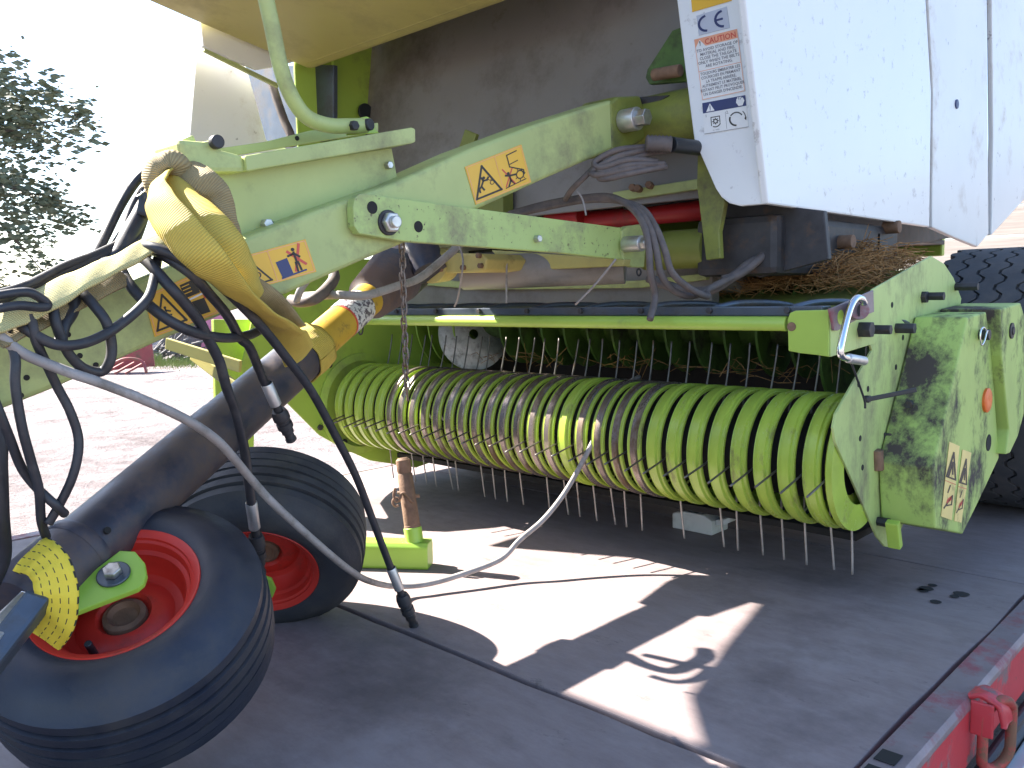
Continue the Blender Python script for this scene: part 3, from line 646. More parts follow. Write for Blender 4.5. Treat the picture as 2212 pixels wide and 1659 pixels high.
# front hood: underside panel, end panel, front
hood = prism('front_hood', [(-2.83, 1.90, 1.625), (-2.83, 1.875, 1.622), (-2.83, 1.45, 1.70), (-2.83, 1.0, 1.79), (-2.83, .70, 1.86), (-2.83, .50, 1.98), (-2.83, .45, 2.5), (-2.83, 1.2, 2.95), (-2.83, 2.30, 2.95), (-2.83, 2.22, 2.2)], (1.55, 0, 0), 'mustard', BA, .012, 3)
obox('hood_fold', (-2.80, 1.86, 1.632), (-1.3, 1.86, 1.632), .03, .012, 'mustard', hood)
quad_slab('hood_end', [P(*q, X=-2.86) for q in [(430, 15), (600, -10), (672, 140), (640, 132), (600, 143), (556, 150), (500, 128), (440, 100)]], (-.02, 0, 0), 'white_dirty')
obox('hood_stay', P(440, 107, X=-2.88), P(600, 186, X=-2.88), .015, .015, 'lime_dusty_glare', BA)
# far side white panel and the corrugated conduit in the gap
quad_slab('far_white_panel', [P(*q, X=-2.95) for q in [(430, 60), (500, 60), (536, 158), (575, 302), (640, 330)]] + [Vector((-2.95, 2.1, 1.2)), Vector((-2.95, 2.1, 1.07)), Vector((-2.95, 1.42, 1.07))], (-.02, 0, 0), 'white_dirty')
quad_slab('far_gap_shade', [P(*q, Y=1.95) for q in [(530, 140), (720, 140), (720, 300), (560, 330)]], (0, .02, 0), 'blue_steel')  # bluish sheet standing in for the dark of the gap
def corrugated(name, pts, r, mt, par, n=60):
    path = smooth_path(pts, 8); L = [0]
    for i in range(1, len(path)): L.append(L[-1]+(path[i]-path[i-1]).length)
    out = []; k = 0
    for i in range(n*2+1):
        s = L[-1]*i/(n*2)
        while k < len(L)-2 and L[k+1] < s: k += 1
        out.append(path[k].lerp(path[k+1], (s-L[k])/max(1e-6, L[k+1]-L[k])))
    o = link(name, tube_me(name, out, [r if i % 2 else r*.84 for i in range(n*2+1)], mt, 10, 1), par)
    return o
corrugated('conduit', [P(*r2(*q), Y=1.80) for q in [(830, 720), (880, 880), (940, 1050), (990, 1160), (1010, 1260)]], .017, 'hose_dusty', BA, 30)

# white body: front panel, side panels
YF = 1.95; XW = -1.0
fp = [(1452, -90), (1462, 0), (1480, 150), (1499, 300), (1508, 322), (1546, 408), (1558, 426), (1575, 439), (1598, 445), (1659, 440), (1611, 0), (1600, -90)]
wf = prism('front_white_panel', [P(*q, Y=YF) for q in fp], (0, .02, 0), 'white_paint', BA, .004)
c_t, c_b = P(1611, 0, Y=YF), P(1659, 440, Y=YF)
def side(name, pts, x, mt, th=.02): return prism(name, [P(*q, X=x) for q in pts], (-th, 0, 0), mt, BA, .005)
xs_ = c_b.x+.002
sA = side('side_white_panel', [(1600, -90), (1611, 0), (1660, 440), (2008, 490), (2012, 200), (2000, 0), (1996, -90)], xs_, 'white_paint')
sB = side('rear_white_panel', [(2003, -90), (2006, 0), (2016, 200), (2014, 491), (2060, 512), (2112, 533), (2136, 505), (2132, 0), (2130, -90)], xs_-.01, 'white_dirty')
sC = side('tailgate_panel', [(2140, -90), (2143, 0), (2146, 300), (2142, 508), (2212, 432), (2330, 330), (2330, -90)], xs_-.012, 'white_dirty')
lathe('lock_plug', P(2066, 225, X=xs_-.0095), (1, 0, 0), [(-.001, .0165), (.004, .016), (.005, .012), (.003, 0)], 'ink_navy', sB, 24)
box('void_block', (-1.27, 2.06, .80), (-1.03, 2.9, .955), 'dark_iron', BA, .02)  # dark block standing in for the shade under the white side
for q in (z3(1170, 1395), z3(1010, 1330), z3(1440, 1310)): cyl('fitting', P(*q, X=-1.02)+Vector((-.02, 0, 0)), P(*q, X=-1.02)+Vector((.03, 0, 0)), .02, 'rust', BA, 14)
# hay catching tray beside the reel
prism('hay_tray', [(-1.75, 2.12, .70), (-.87, 2.12, .70), (-.87, 2.62, .80), (-1.75, 2.62, .80)], (0, 0, .006), 'olive', BA, .002)
prism('tray_lip', [P(*q, Y=2.42) for q in [z6(680, 185), z6(1260, 155), z6(1275, 165), z6(1150, 280), z6(760, 285)]], (0, .006, 0), 'olive', BA, .002)
# baler wheel with zigzag ribs
def baler_wheel(x0, x1, cy, cz, Rr):
    wth = x1-x0
    tyre = lathe('tyre', (x0, cy, cz), (1, 0, 0), [(0, .22), (.0, .30), (.02, .36), (.05, Rr-.022), (.08, Rr-.012), (wth-.08, Rr-.012), (wth-.05, Rr-.022), (wth-.02, .36), (wth, .30), (wth, .22)], 'tyre_dusty', BA, 72)
    lathe('rim', (x0+.05, cy, cz), (1, 0, 0), [(0, 0), (0, .12), (.04, .215), (wth-.12, .225), (wth-.1, .12), (wth-.1, 0)], 'white_paint', tyre, 40)
    n = 150; nr = 5
    for r in range(nr):
        a0 = .065+(wth-.13)*r/nr+.004; a1 = .065+(wth-.13)*(r+1)/nr-.004; vs, fs = [], []
        for k in range(n):
            a = 2*math.pi*k/n; zz = .011*(1 if (k//2) % 2 else -1); c, s = math.cos(a), math.sin(a)
            for xx, rr in ((a0+zz, Rr-.014), (a0+zz+.001, Rr), (a1+zz-.001, Rr), (a1+zz, Rr-.014)): vs.append((x0+xx, cy+c*rr, cz+s*rr))
        for k in range(n):
            j = (k+1) % n
            for q in range(3): fs.append((k*4+q, k*4+q+1, j*4+q+1, j*4+q))
        link('tread_rib', mesh('tread_rib', vs, fs, 'tyre_dusty'), tyre)
baler_wheel(-1.02, -.57, 3.33, .445, .445)
baler_wheel(-3.27, -2.95, 3.33, .445, .445)

# gearbox, PTO shaft
ga, gb = P(60, 1290, D=1.33), P(870, 580, D=2.55); ax = (gb-ga).normalized(); Lp = (gb-ga).length
pto = lathe('drive_shaft_guard', ga, ax, [(-.02, .0), (-.02, .046), (.0, .060), (.10, .062), (.104, .058), (.52, .058), (.524, .0565), (Lp*.62, .0565), (Lp*.62+.004, .045), (Lp*.62+.006, .04)], 'pto_black', BA, 40)
lathe('inner_guard_tube', ga, ax, [(Lp*.60, .038), (Lp*.60, .046), (Lp*.84, .046), (Lp*.84, .04)], 'pto_yellow', pto, 36)
lathe('guard_label', ga, ax, [(Lp*.73, .0464), (Lp*.73, .0472), (Lp*.80, .0472), (Lp*.80, .0464)], 'guard_label', pto, 36)
lathe('label_border', ga, ax, [(Lp*.725, .0462), (Lp*.725, .0468), (Lp*.73, .0468), (Lp*.73, .0462)], 'ink_red', pto, 36)
pr = []; Lb = Lp*.84
pr.append((Lb-.01, .044))
for i in range(14): pr += [(Lb+.013*i, .052+.0016*i), (Lb+.013*i+.006, .064+.0016*i)]
pr += [(Lb+.19, .085), (Lb+.26, .085), (Lb+.27, .07), (Lb+.27, 0)]
lathe('bellows', ga, ax, pr, 'pto_black', pto, 36)
lathe('collar_ring', ga, ax, [(.095, .0625), (.10, .0645), (.112, .0645), (.118, .0625)], 'pto_black', pto, 40)
for a in (.05, .075): 
    d, s, t = frame_of(ax); q = (-FW*.7+UP*.2+RT*.5); q = (q-ax*q.dot(ax)).normalized(); cyl('dimple', ga+ax*(.06+a)+q*.058, ga+ax*(.06+a)+q*.0632, .006, 'joint', pto, 12, .0003)
gx = P(985, 566, D=2.42)
gbx = prism('gearbox', [P(*q, Y=1.66) for q in [(930, 552), (945, 545), (1040, 548), (1052, 560), (1048, 583), (1030, 588), (960, 590), (935, 582)]], (0, .16, 0), 'gear_yellow', BA, .006)
for q in (z3, ): pass
for q in [(946, 556), (956, 582), (1040, 574), (1002, 578), (1036, 552)]: bolt(P(*q, Y=1.658), (0, -1, 0), .008, .010, 'rust', gbx, washer=False)
cyl('input_flange', P(930, 575, Y=1.64), P(960, 572, Y=1.72), .05, 'gear_yellow', gbx, 24)
cyl('gear_tube', P(1000, 590, Y=1.75), P(1350, 575, Y=2.0), .05, 'plate_grey', BA, 24)
prism('gear_bracket', [P(*q, Y=1.85) for q in [(1060, 540), (1350, 560), (1345, 575), (1110, 585), (1080, 560)]], (0, .03, 0), 'mustard', BA, .004)
# hydraulic ram (dark) beside the gearbox
cyl('ram', P(905, 520, D=2.5), P(930, 590, D=2.45), .05, 'pto_black', BA, 20)

# ------------------------------------------------------------------ hoses
def hose(pts, r=.0085, mt='hose', name='hydraulic_hose', par=None, seg=10):
    return tube(name, [P(a, b, D=d) for a, b, d in pts], r, mt, par or BA, seg, 6)
def coupler(h, a, b, k=1.):
    a, b = Vector(a), Vector(b); d = (b-a).normalized(); L = (b-a).length
    pr = [(0, 0), (0, .010), (L*.30, .010), (L*.30, .0085), (L*.40, .0085), (L*.40, .0135), (L*.47, .0165), (L*.56, .0165), (L*.58, .0135), (L*.63, .0135), (L*.63, .0155), (L*.72, .0155), (L*.74, .012), (L*.82, .012), (L*.84, .0095), (L*.93, .0095), (L*.93, .011), (L*.97, .011), (L, .006), (L, 0)]
    o = lathe('coupler', a, d, [(x, r*k) for x, r in pr], 'dark_iron', h, 18)
    lathe('ferrule', a, d, [(-.012, .0101*k), (-.01, .0113*k), (L*.29, .0113*k), (L*.3, .0100*k)], 'zinc', h, 18)
h = hose([(300, 535, 1.36), (335, 535, 1.33), (427, 578, 1.34), (492, 631, 1.40), (561, 701, 1.48), (620, 774, 1.56), (674, 847, 1.63), (729, 949, 1.72), (769, 1029, 1.79), (800, 1110, 1.85), (830, 1190, 1.90), (850, 1243, 1.93)])
coupler(h, P(848, 1236, D=1.925), P(896, 1356, D=1.99))
h = hose([(290, 545, 1.40), (328, 540, 1.36), (408, 588, 1.34), (456, 639, 1.38), (492, 683, 1.44), (518, 730, 1.50), (540, 752, 1.53), (569, 821, 1.60), (583, 845, 1.62)])
coupler(h, P(581, 840, D=1.615), P(631, 954, D=1.68))
h = hose([(280, 560, 1.38), (310, 559, 1.34), (365, 617, 1.32), (401, 657, 1.34), (430, 694, 1.37), (452, 737, 1.40), (474, 781, 1.43), (489, 836, 1.46), (507, 883, 1.50), (521, 938, 1.54), (529, 978, 1.57), (540, 1065, 1.63), (545, 1100, 1.66)], .009)
coupler(h, P(544, 1095, D=1.655), P(564, 1243, D=1.75))
hose([(240, 560, 1.40), (255, 570, 1.37), (277, 610, 1.33), (303, 642, 1.32), (346, 679, 1.32), (394, 708, 1.34), (437, 723, 1.38), (492, 730, 1.45), (540, 723, 1.55), (575, 705, 1.64)], .0085)
hose([(340, 560, 1.36), (335, 591, 1.33), (324, 635, 1.30), (306, 661, 1.28), (270, 693, 1.26), (226, 723, 1.23), (175, 743, 1.19), (124, 745, 1.17), (80, 726, 1.16), (44, 701, 1.16), (20, 670, 1.2)], .0075)
hose([(150, 600, 1.28), (175, 628, 1.25), (204, 661, 1.24), (230, 697, 1.24), (241, 745, 1.25), (237, 781, 1.25), (219, 803, 1.25), (182, 796, 1.23), (153, 770, 1.21), (135, 737, 1.20), (120, 694, 1.19), (113, 657, 1.2), (105, 620, 1.24)], .0075)
hose([(170, 600, 1.28), (162, 639, 1.25), (157, 672, 1.24), (139, 701, 1.22), (131, 734, 1.21), (126, 745, 1.20)], .009)
hose([(55, 650, 1.2), (69, 694, 1.16), (77, 734, 1.16), (98, 781, 1.18), (124, 836, 1.20), (149, 883, 1.21), (168, 938, 1.22), (168, 985, 1.22), (153, 1040, 1.22), (124, 1098, 1.22), (105, 1130, 1.22)], .0065)
hose([(-30, 820, 1.12), (0, 894, 1.13), (22, 949, 1.15), (47, 1011, 1.18), (80, 1054, 1.20), (120, 1091, 1.21), (140, 1110, 1.23)], .0065)
hose([(10, 660, 1.2), (18, 719, 1.15), (33, 774, 1.14), (33, 832, 1.14), (47, 920, 1.15), (66, 992, 1.17), (84, 1058, 1.19), (89, 1123, 1.22), (100, 1160, 1.26)], .0065)
hose([(-60, 880, 1.2), (-8, 900, 1.2), (-4, 1010, 1.2), (0, 1120, 1.22), (4, 1200, 1.25), (-20, 1260, 1.25)], .013)
hose([(-20, 715, 1.12), (4, 730, 1.13), (55, 766, 1.15), (146, 803, 1.18), (211, 825, 1.2), (277, 850, 1.23), (346, 879, 1.27), (419, 916, 1.33), (474, 956, 1.39), (510, 996, 1.45), (547, 1040, 1.52), (598, 1095, 1.57), (700, 1187, 1.70), (760, 1235, 1.84), (800, 1256, 2.0), (850, 1266, 2.16), (920, 1262, 2.20), (1000, 1240, 2.24), (1081, 1208, 2.29), (1123, 1166, 2.32), (1176, 1120, 2.36), (1226, 1055, 2.40), (1279, 958, 2.42), (1287, 938, 2.42), (1320, 865, 2.45), (1350, 832, 2.52), (1380, 815, 2.62)], .0075, 'cable_grey', 'control_cable')
hose([(995, 527, 2.25), (951, 566, 2.22), (904, 602, 2.16), (861, 617, 2.10), (815, 632, 2.05), (780, 639, 2.02), (722, 637, 2.05), (660, 640, 2.1)], .0105, 'cable_grey', 'pale_hose')
hose([(715, 575, 2.15), (722, 600, 2.1), (705, 625, 2.05), (680, 645, 2.02), (650, 652, 2.05), (630, 648, 2.1)], .014, 'hose_dusty', 'elbow_hose')
hose([(690, 580, 2.05), (668, 600, 2.0), (650, 625, 1.98), (640, 650, 2.0)], .0085, 'cable_grey', 'thin_pipe')
# rear hoses over the link pin
for i, (dx, r) in enumerate([(0, .0085), (16, .0085), (34, .0085)]):
    hose([(1100-8*i, 462+4*i, 2.35), (1180, 440+4*i, 2.3), (1260, 427+3*i, 2.25), (1320+dx*.3, 425+4*i, 2.2), (1365+dx*.6, 450, 2.14), (1392+dx*.7, 490, 2.08), (1402+dx, 540, 2.05), (1405+dx*1.4, 590, 2.05), (1415+dx*2.3, 625 if i else 640, 2.08), (1460+dx*2, 640, 2.12) if i else (1404, 690, 2.05)] + ([(1530, 625, 2.15), (1590, 595, 2.2)] if i else []), r, 'hose_dusty')
hose([(1400, 600, 2.3), (1470, 625, 2.25), (1530, 628, 2.2), (1580, 600, 2.2), (1640, 560, 2.22), (1720, 560, 2.25), (1752, 520, 2.3), (1758, 470, 2.35)], .013, 'hose_dusty')
hose([(1560, 605, 2.2), (1600, 590, 2.2), (1660, 540, 2.22), (1700, 480, 2.25)], .012, 'hose_dusty')
# bundled wiring with plug under the clevis
for i, (a, b) in enumerate([(0, 0), (8, 12), (-6, 20), (10, 30)]):
    hose([(1495, 318, 2.25), (1440+a, 312+b*.4, 2.18), (1390+a, 318+b*.5, 2.15), (1330+a, 325+b, 2.14), (1285+a, 350+b, 2.15), (1300+a, 362+b*.8, 2.14), (1360, 345+b, 2.13), (1420+a*2, 350+b*.3, 2.14)], .008, 'hose_dusty', 'wiring')
hose([(1300, 345, 2.16), (1265, 380, 2.17), (1235, 410, 2.2), (1222, 430, 2.25)], .0075, 'hose_dusty', 'wiring')
corrugated('plug_body', [P(1395, 310, D=2.12), P(1450, 312, D=2.12)], .022, 'hose_dusty', BA, 7)
cyl('socket', P(1450, 312, D=2.13), P(1510, 320, D=2.2), .019, 'plastic_black', BA, 18)
for pts in ([(1095, 560, 2.4), (1094, 600, 2.4), (1094, 655, 2.4)], [(1330, 560, 2.1), (1290, 610, 2.15), (1243, 658, 2.2)], [(1245, 412, 2.2), (1258, 430, 2.2), (1266, 465, 2.2)], [(992, 530, 2.2), (1000, 560, 2.2), (998, 590, 2.2), (990, 640, 2.3), (982, 662, 2.35)]):
    tube('twine', [P(a, b, D=d) for a, b, d in pts], .0028, 'cable_grey', BA, 6, 5)
# dark bundle of hoses and wires climbing to the knot
for i, pts in enumerate([[(350, 372, 1.52), (318, 400, 1.50), (288, 445, 1.47), (268, 505, 1.43), (258, 568, 1.38)],
                         [(340, 360, 1.53), (300, 385, 1.51), (262, 440, 1.48), (228, 508, 1.42), (196, 570, 1.34), (180, 602, 1.28)],
                         [(352, 392, 1.51), (322, 440, 1.49), (300, 500, 1.45), (280, 548, 1.40)],
                         [(330, 420, 1.50), (290, 470, 1.47), (240, 545, 1.40), (214, 575, 1.35)],
                         [(310, 440, 1.48), (282, 490, 1.45), (292, 530, 1.42), (320, 548, 1.39)],
                         [(268, 520, 1.42), (210, 548, 1.36), (140, 575, 1.28), (60, 615, 1.2), (-20, 640, 1.14)],
                         [(262, 535, 1.41), (190, 568, 1.33), (110, 600, 1.25), (20, 640, 1.17), (-30, 655, 1.13)]]):
    hose(pts, .0085 if i < 5 else .0065)
tube('knot_rod', [P(a, b, D=d) for a, b, d in [(352, 385, 1.5), (300, 470, 1.46), (248, 566, 1.38)]], .015, 'hose', BA, 10, 5)
prism('breakaway_socket', [P(*q, D=1.44) for q in [(300, 408), (334, 400), (342, 440), (320, 470), (292, 462)]], FW*.05, 'plastic_black', BA, .006)
for pts in ([(318, 400, 1.45), (300, 408, 1.44), (296, 425, 1.43), (330, 398, 1.43)], [(280, 560, 1.36), (230, 556, 1.34), (205, 580, 1.31), (204, 640, 1.3)]):
    tube('twine', [P(a, b, D=d) for a, b, d in pts], .0013, 'steel', BA, 5, 4)
# black cable tie on the shield
tube('cable_tie', [P(*r5(*q), X=XS+.05) for q in [(1100, 530), (1140, 640), (1185, 770), (1190, 825)]], .0028, 'plastic_black', rs, 6, 4)
obox('cable_tie_tail', P(*r5(1195, 770), X=XS+.05), P(*r5(1520, 706), X=XS+.13), .004, .011, 'plastic_black', rs)
box('cable_tie_head', P(*r5(1205, 765), X=XS+.05)-Vector((.006, .006, .008)), P(*r5(1205, 765), X=XS+.05)+Vector((.006, .006, .008)), 'plastic_black', rs, .002)

# ------------------------------------------------------------------ hanging chain
ch0 = P(868, 530, X=XB-.03); CHN = thing('hanging_chain', 'thin rusty steel chain hanging from the drawbar in front of the reel', 'chain', ch0)
def link_mesh():
    pts = []
    for k in range(14):
        a = 2*math.pi*k/14; pts.append(Vector((.0058*math.cos(a), 0, .0075*math.sin(a) + (.0055 if math.sin(a) > 0 else -.0055))))
    return tube_me('chain_link', pts, .0021, 'chain_rusty', 6, 1, True)
lm = link_mesh(); q = P(885, 838, X=XB-.03); nl = 19; stp = (ch0.z-q.z)/nl
for i in range(nl):
    link('chain_link', lm, CHN, (ch0.x, ch0.y+(.0015*math.sin(i*1.1)), ch0.z-stp*(i+.3)), Euler((.06*math.sin(i*2.), 0, (i % 2)*math.pi/2+.4)))
tube('chain_hook', [ch0+Vector((0, .006*math.cos(a), .008+.008*math.sin(a))) for a in [R(-90+30*k) for k in range(9)]], .0025, 'zinc', CHN, 6, 3)
tube('end_pin', [Vector((ch0.x, ch0.y, q.z+.012)), Vector((ch0.x+.001, ch0.y, q.z-.008)), Vector((ch0.x+.002, ch0.y+.001, q.z-.028))], .0026, 'rust', CHN, 6, 3)

# ------------------------------------------------------------------ support wheels lying under the shaft
def support_wheel(name, label, face, n, Rw, plate, seedy, mt):
    n = Vector(n).normalized(); W = .205; c0 = Vector(face)+n*.012
    root = thing(name, label, 'wheel', (face[0], face[1], 0), 'pick-up support wheels')
    pr = [(-.012, .118), (-.002, .128), (.002, .134), (.006, .150), (.005, .170), (-.004, .190), (-.014, .203), (-.024, Rw-.010)]
    pr2 = []; g = 6
    for i in range(g):                            # circumferential ribs
        a = -.028-(W-.056)*i/g; b = -.028-(W-.056)*(i+1)/g; cr = .009*(1-((i+.5-g/2)/(g/2))**2)
        pr2 += [(a-.0015, Rw-.003+cr), (b+.0055, Rw-.003+cr), (b+.0045, Rw-.013+cr), (b+.0005, Rw-.013+cr)]
    pr3 = [(-W+.022, Rw-.012), (-W+.006, .190), (-W, .165), (-W+.004, .135), (-W+.012, .118)]
    ty = lathe('tyre', c0, n, pr+pr2+pr3, mt, root, 72)
    rim = lathe('rim', c0, n, [(-.016, .117), (-.004, .119), (.001, .126), (.003, .131), (.000, .1325), (-.006, .122), (-.012, .114), (-.026, .111), (-.030, .104), (-.052, .100), (-.066, .092), (-.070, .078), (-.060, .064), (-.057, .044), (-.070, .036), (-.075, .0)], 'rim_red', root, 56)
    lathe('hub', c0, n, [(-.072, .036), (-.060, .034), (-.057, .026), (-.066, .020), (-.066, 0)], 'rust', rim, 28)
    lathe('rim_back', c0, n, [(-W+.016, .127), (-W+.004, .129), (-W+.002, .12), (-W+.03, .11), (-.08, .10), (-.08, 0)], 'rim_red', rim, 40)
    d, s, t = frame_of(n)
    v = c0 - n*.058 + (s*math.cos(seedy)+t*math.sin(seedy))*.082
    cyl('valve', v, v+n*.035+(s*math.cos(seedy)+t*math.sin(seedy))*.004, .006, 'plastic_black', rim, 10)
    return root, c0, n
fr, fc, fn = support_wheel('support_wheel', 'front ribbed tyre with red rim and bolted green arm lying under the shaft', P(252, 1286, D=1.38), (.37, -.34, .86), .225, True, 7.6, 'rubber')
# green arm plate with its bolt on the front wheel
def on_plane(u, v, p, n):
    d = FW + RT*((u-CX)/FPX) - UP*((v-CY)/FPX); t = (p-CAMP).dot(n)/d.dot(n); return CAMP+d*t
ap = [on_plane(u, v, fc+fn*.012, fn) for u, v in [(100, 1362), (80, 1340), (130, 1300), (240, 1215), (262, 1198), (295, 1200), (316, 1225), (320, 1250), (314, 1268), (300, 1280), (150, 1338)]]
am = prism('arm_plate', ap, fn*.010, 'tri_green', fr, .002)
bc = on_plane(246, 1243, fc+fn*.022, fn)
cyl('arm_washer', bc, bc+fn*.005, .026, 'blue_steel', fr, 26); cyl('arm_bolt', bc+fn*.005, bc+fn*.017, .015, 'steel', fr, 6)
rr_, rc_, rn_ = support_wheel('support_wheel', 'rear ribbed tyre with red rim leaning behind the front tyre beside the green beam', P(562, 1228, D=1.93), (.627, -.56, -.50), .225, False, 1.0, 'rubber_grey')
gp2 = [on_plane(u, v, rc_+rn_*.004, rn_) for u, v in [(540, 1248), (568, 1240), (588, 1247), (597, 1268), (590, 1285), (568, 1294), (540, 1290)]]
prism('arm_end', gp2, rn_*.008, 'tri_green', rr_, .002)

# ------------------------------------------------------------------ green stand with rusty post
b0_ = P(893, 1226, Z=0)
ST = thing('parking_stand', 'bright green box beam with an upright rusty pipe lying on the deck', 'stand', (b0_.x-.05, b0_.y, 0))
e1 = P(925, 1232, Z=0); e0 = P(770, 1228, Z=0)
dxy = (e1-e0); dxy.z = 0; dxy.normalize(); nxy = Vector((-dxy.y, dxy.x, 0))
hb = .075; a0 = e0-dxy*.25; a1 = e1+dxy*.0
sec = [(-.030, .0), (-.034, .006), (-.034, hb-.012), (-.026, hb), (.026, hb), (.034, hb-.012), (.034, .006), (.030, 0)]
prism('stand_beam', [a0+nxy*(x+.03)+Vector((0, 0, z+.001)) for x, z in sec], a1-a0, 'tri_green', ST, .004)
pb = P(890, 1185, Z=hb)+Vector((0, 0, 0)); pb = a1-dxy*.045+nxy*.03+Vector((0, 0, hb))
tp = P(869, 985, D=(pb-CAMP).dot(FW)+.01)
pd = (tp-pb).normalized(); Lq = (tp-pb).length
po = lathe('stand_post', pb-pd*.005, pd, [(0, .0), (0, .024), (Lq*.2, .0235), (Lq*.205, .0225), (Lq*.80, .0215), (Lq*.82, .0185), (Lq*.85, .021), (Lq*.97, .0205), (Lq, .014), (Lq, 0)], 'rust', ST, 28)
lathe('post_socket', pb-pd*.004, pd, [(0, .0255), (Lq*.17, .0255), (Lq*.175, .0238)], 'tri_green', ST, 28)
pm = pb+pd*Lq*.55
tube('chain_pin', [pm+RT*x+UP*y-FW*.024 for x, y in [(-.032, .02), (-.036, .0), (-.030, -.018), (-.02, -.012), (-.012, .006), (.0, .001), (.012, -.014), (.02, -.02)]], .0038, 'rust', ST, 8, 5)
tube('pin_loop', [pm+RT*(-.03+.01*math.cos(k))+UP*(-.02+.012*math.sin(k))-FW*.02 for k in [i*.6 for i in range(10)]], .0032, 'rust', ST, 6, 4)
tube('locking_pin', [pm-RT*.03+UP*.004, pm+RT*.034-UP*.006], .005, 'rust', ST, 8, 3)

# ------------------------------------------------------------------ small white box on the deck under the reel
wb0 = P(1478, 1146, Z=0)
WB = thing('plastic_block', 'small white plastic block lying on the deck below the reel', 'block', (wb0.x, wb0.y, 0))
prism('block_body', [wb0+Vector(q) for q in [(-.045, .0, .001), (.10, .0, .001), (.10, .0, .045), (.07, .0, .062), (.0, .0, .062), (-.045, .0, .05)]], (0, .10, 0), 'plastic_white', WB, .004)
prism('block_tab', [wb0+Vector(q) for q in [(.101, .02, .03), (.13, .022, .034), (.145, .03, .045), (.145, .07, .045), (.13, .08, .034), (.101, .08, .03)]], (0, 0, .018), 'plastic_white', WB, .003)

# ------------------------------------------------------------------ yellow webbing
VN = -FW
SL = thing('webbing_sling', 'wide yellow webbing sling knotted over the drawbar and wrapped round the shaft', 'strap', P(355, 370, D=1.5))
def rb(name, pts, wid, mt, par, nrm=None, bow=.05, th=.004): return ribbon(name, [P(a, b, D=d) for a, b, d in pts], wid, nrm or VN, mt, par, th, 8, 0, bow)
rb('front_band', [(368, 362, 1.46), (340, 400, 1.37), (345, 440, 1.31), (395, 505, 1.28), (455, 570, 1.29), (515, 632, 1.36), (575, 680, 1.48), (625, 722, 1.62), (646, 770, 1.72)], [.03, .045, .06, .064, .06, .052, .052, .062, .07], 'web_yellow', SL, [VN+UP*.4-RT*.3, VN+UP*.1-RT*.4, VN-RT*.3, VN-RT*.25, VN-RT*.2, VN-RT*.1, VN, VN+RT*.6-UP*.2], .10)
rb('fold_band', [(372, 380, 1.45), (402, 425, 1.37), (448, 472, 1.33), (495, 530, 1.33), (532, 592, 1.37), (556, 640, 1.43)], [.025, .04, .05, .052, .042, .03], 'web_yellow', SL, [VN+UP*.2+RT*.5], .16)
rb('knot_loop', [(352, 432, 1.43), (328, 402, 1.41), (334, 362, 1.41), (362, 345, 1.42), (386, 360, 1.43), (392, 395, 1.45), (380, 412, 1.47)], [.025, .035, .04, .042, .036, .03], 'web_dirty', SL, [VN-RT*.5, VN-RT*.4, VN+UP*.6, VN+UP*.5, VN+RT*.5, VN], .15)
rb('rear_band', [(392, 360, 1.46), (430, 385, 1.42), (472, 418, 1.42), (500, 478, 1.42), (518, 550, 1.43), (540, 610, 1.46), (590, 660, 1.55), (628, 705, 1.66)], [.04, .05, .04, .02, .022, .035, .055, .06], 'web_dirty', SL, [VN+UP*.5, VN+UP*.3, VN+UP*.1, VN+RT*.9, VN+RT*.9, VN+RT*.3, VN, VN], .10)
# loop round the shaft guard
def on_shaft(u, v):
    best = min((abs((ga+ax*(Lp*k/400)-P(u, v, D=1)).length), k) for k in range(0))if False else None
tw = .60*Lp
sh_c = ga+ax*tw; dd, s_, t_ = frame_of(ax)
lp_pts = []; 
for k in range(17):
    a = 2*math.pi*k/16; lp_pts.append(sh_c + (s_*math.cos(a)+t_*math.sin(a))*.0605)
ribbon('shaft_loop', lp_pts, .075, [(p-sh_c) for p in lp_pts], 'web_yellow', SL, .004, 4)
ST2 = thing('lashing_strap', 'dirty yellow lashing strap running left along the drawbar top', 'strap', P(200, 600, D=1.3))
rb('strap_web', [(372, 505, 1.38), (350, 515, 1.36), (270, 560, 1.30), (180, 602, 1.24), (90, 650, 1.19), (0, 690, 1.14), (-60, 712, 1.1)], [.03, .035, .036, .042, .052, .055, .055], 'web_pale', ST2, [VN+UP*.5], .04)
rb('strap_under', [(260, 590, 1.33), (180, 630, 1.27), (110, 668, 1.22), (40, 700, 1.17), (-30, 735, 1.12)], .05, 'web_dirty', ST2, [VN+UP*.1], .05)
tube('buckle_wire', [P(a, b, D=d) for a, b, d in [(-10, 640, 1.12), (40, 632, 1.14), (70, 634, 1.15), (102, 656, 1.17), (90, 664, 1.16), (40, 660, 1.13), (-10, 668, 1.11)]], .0065, 'hose', ST2, 8, 5)
RS = thing('ratchet_strap', 'yellow black-dashed ratchet strap around the near end of the shaft', 'strap', P(100, 1290, D=1.2))
rb('ratchet_web', [(60, 1200, 1.235), (88, 1205, 1.215), (112, 1235, 1.20), (124, 1290, 1.195), (118, 1345, 1.205), (95, 1378, 1.225)], .056, 'web_dash', RS, [VN+UP*.9, VN+UP*.4, VN+RT*.2, VN+RT*.1, VN-UP*.3], .03)
HB = thing('steel_hook_bar', 'bare steel bar with a squared end at the lower left of the shaft', 'bar', P(20, 1400, D=1.15))
obox('bar', P(-60, 1480, D=1.10), P(86, 1292, D=1.20), .035, .03, 'blue_steel', HB, up=-FW, bevel=.006)
obox('bar_flat', P(-40, 1395, D=1.12), P(68, 1288, D=1.215), .03, .012, 'steel', HB, up=-FW, bevel=.003)

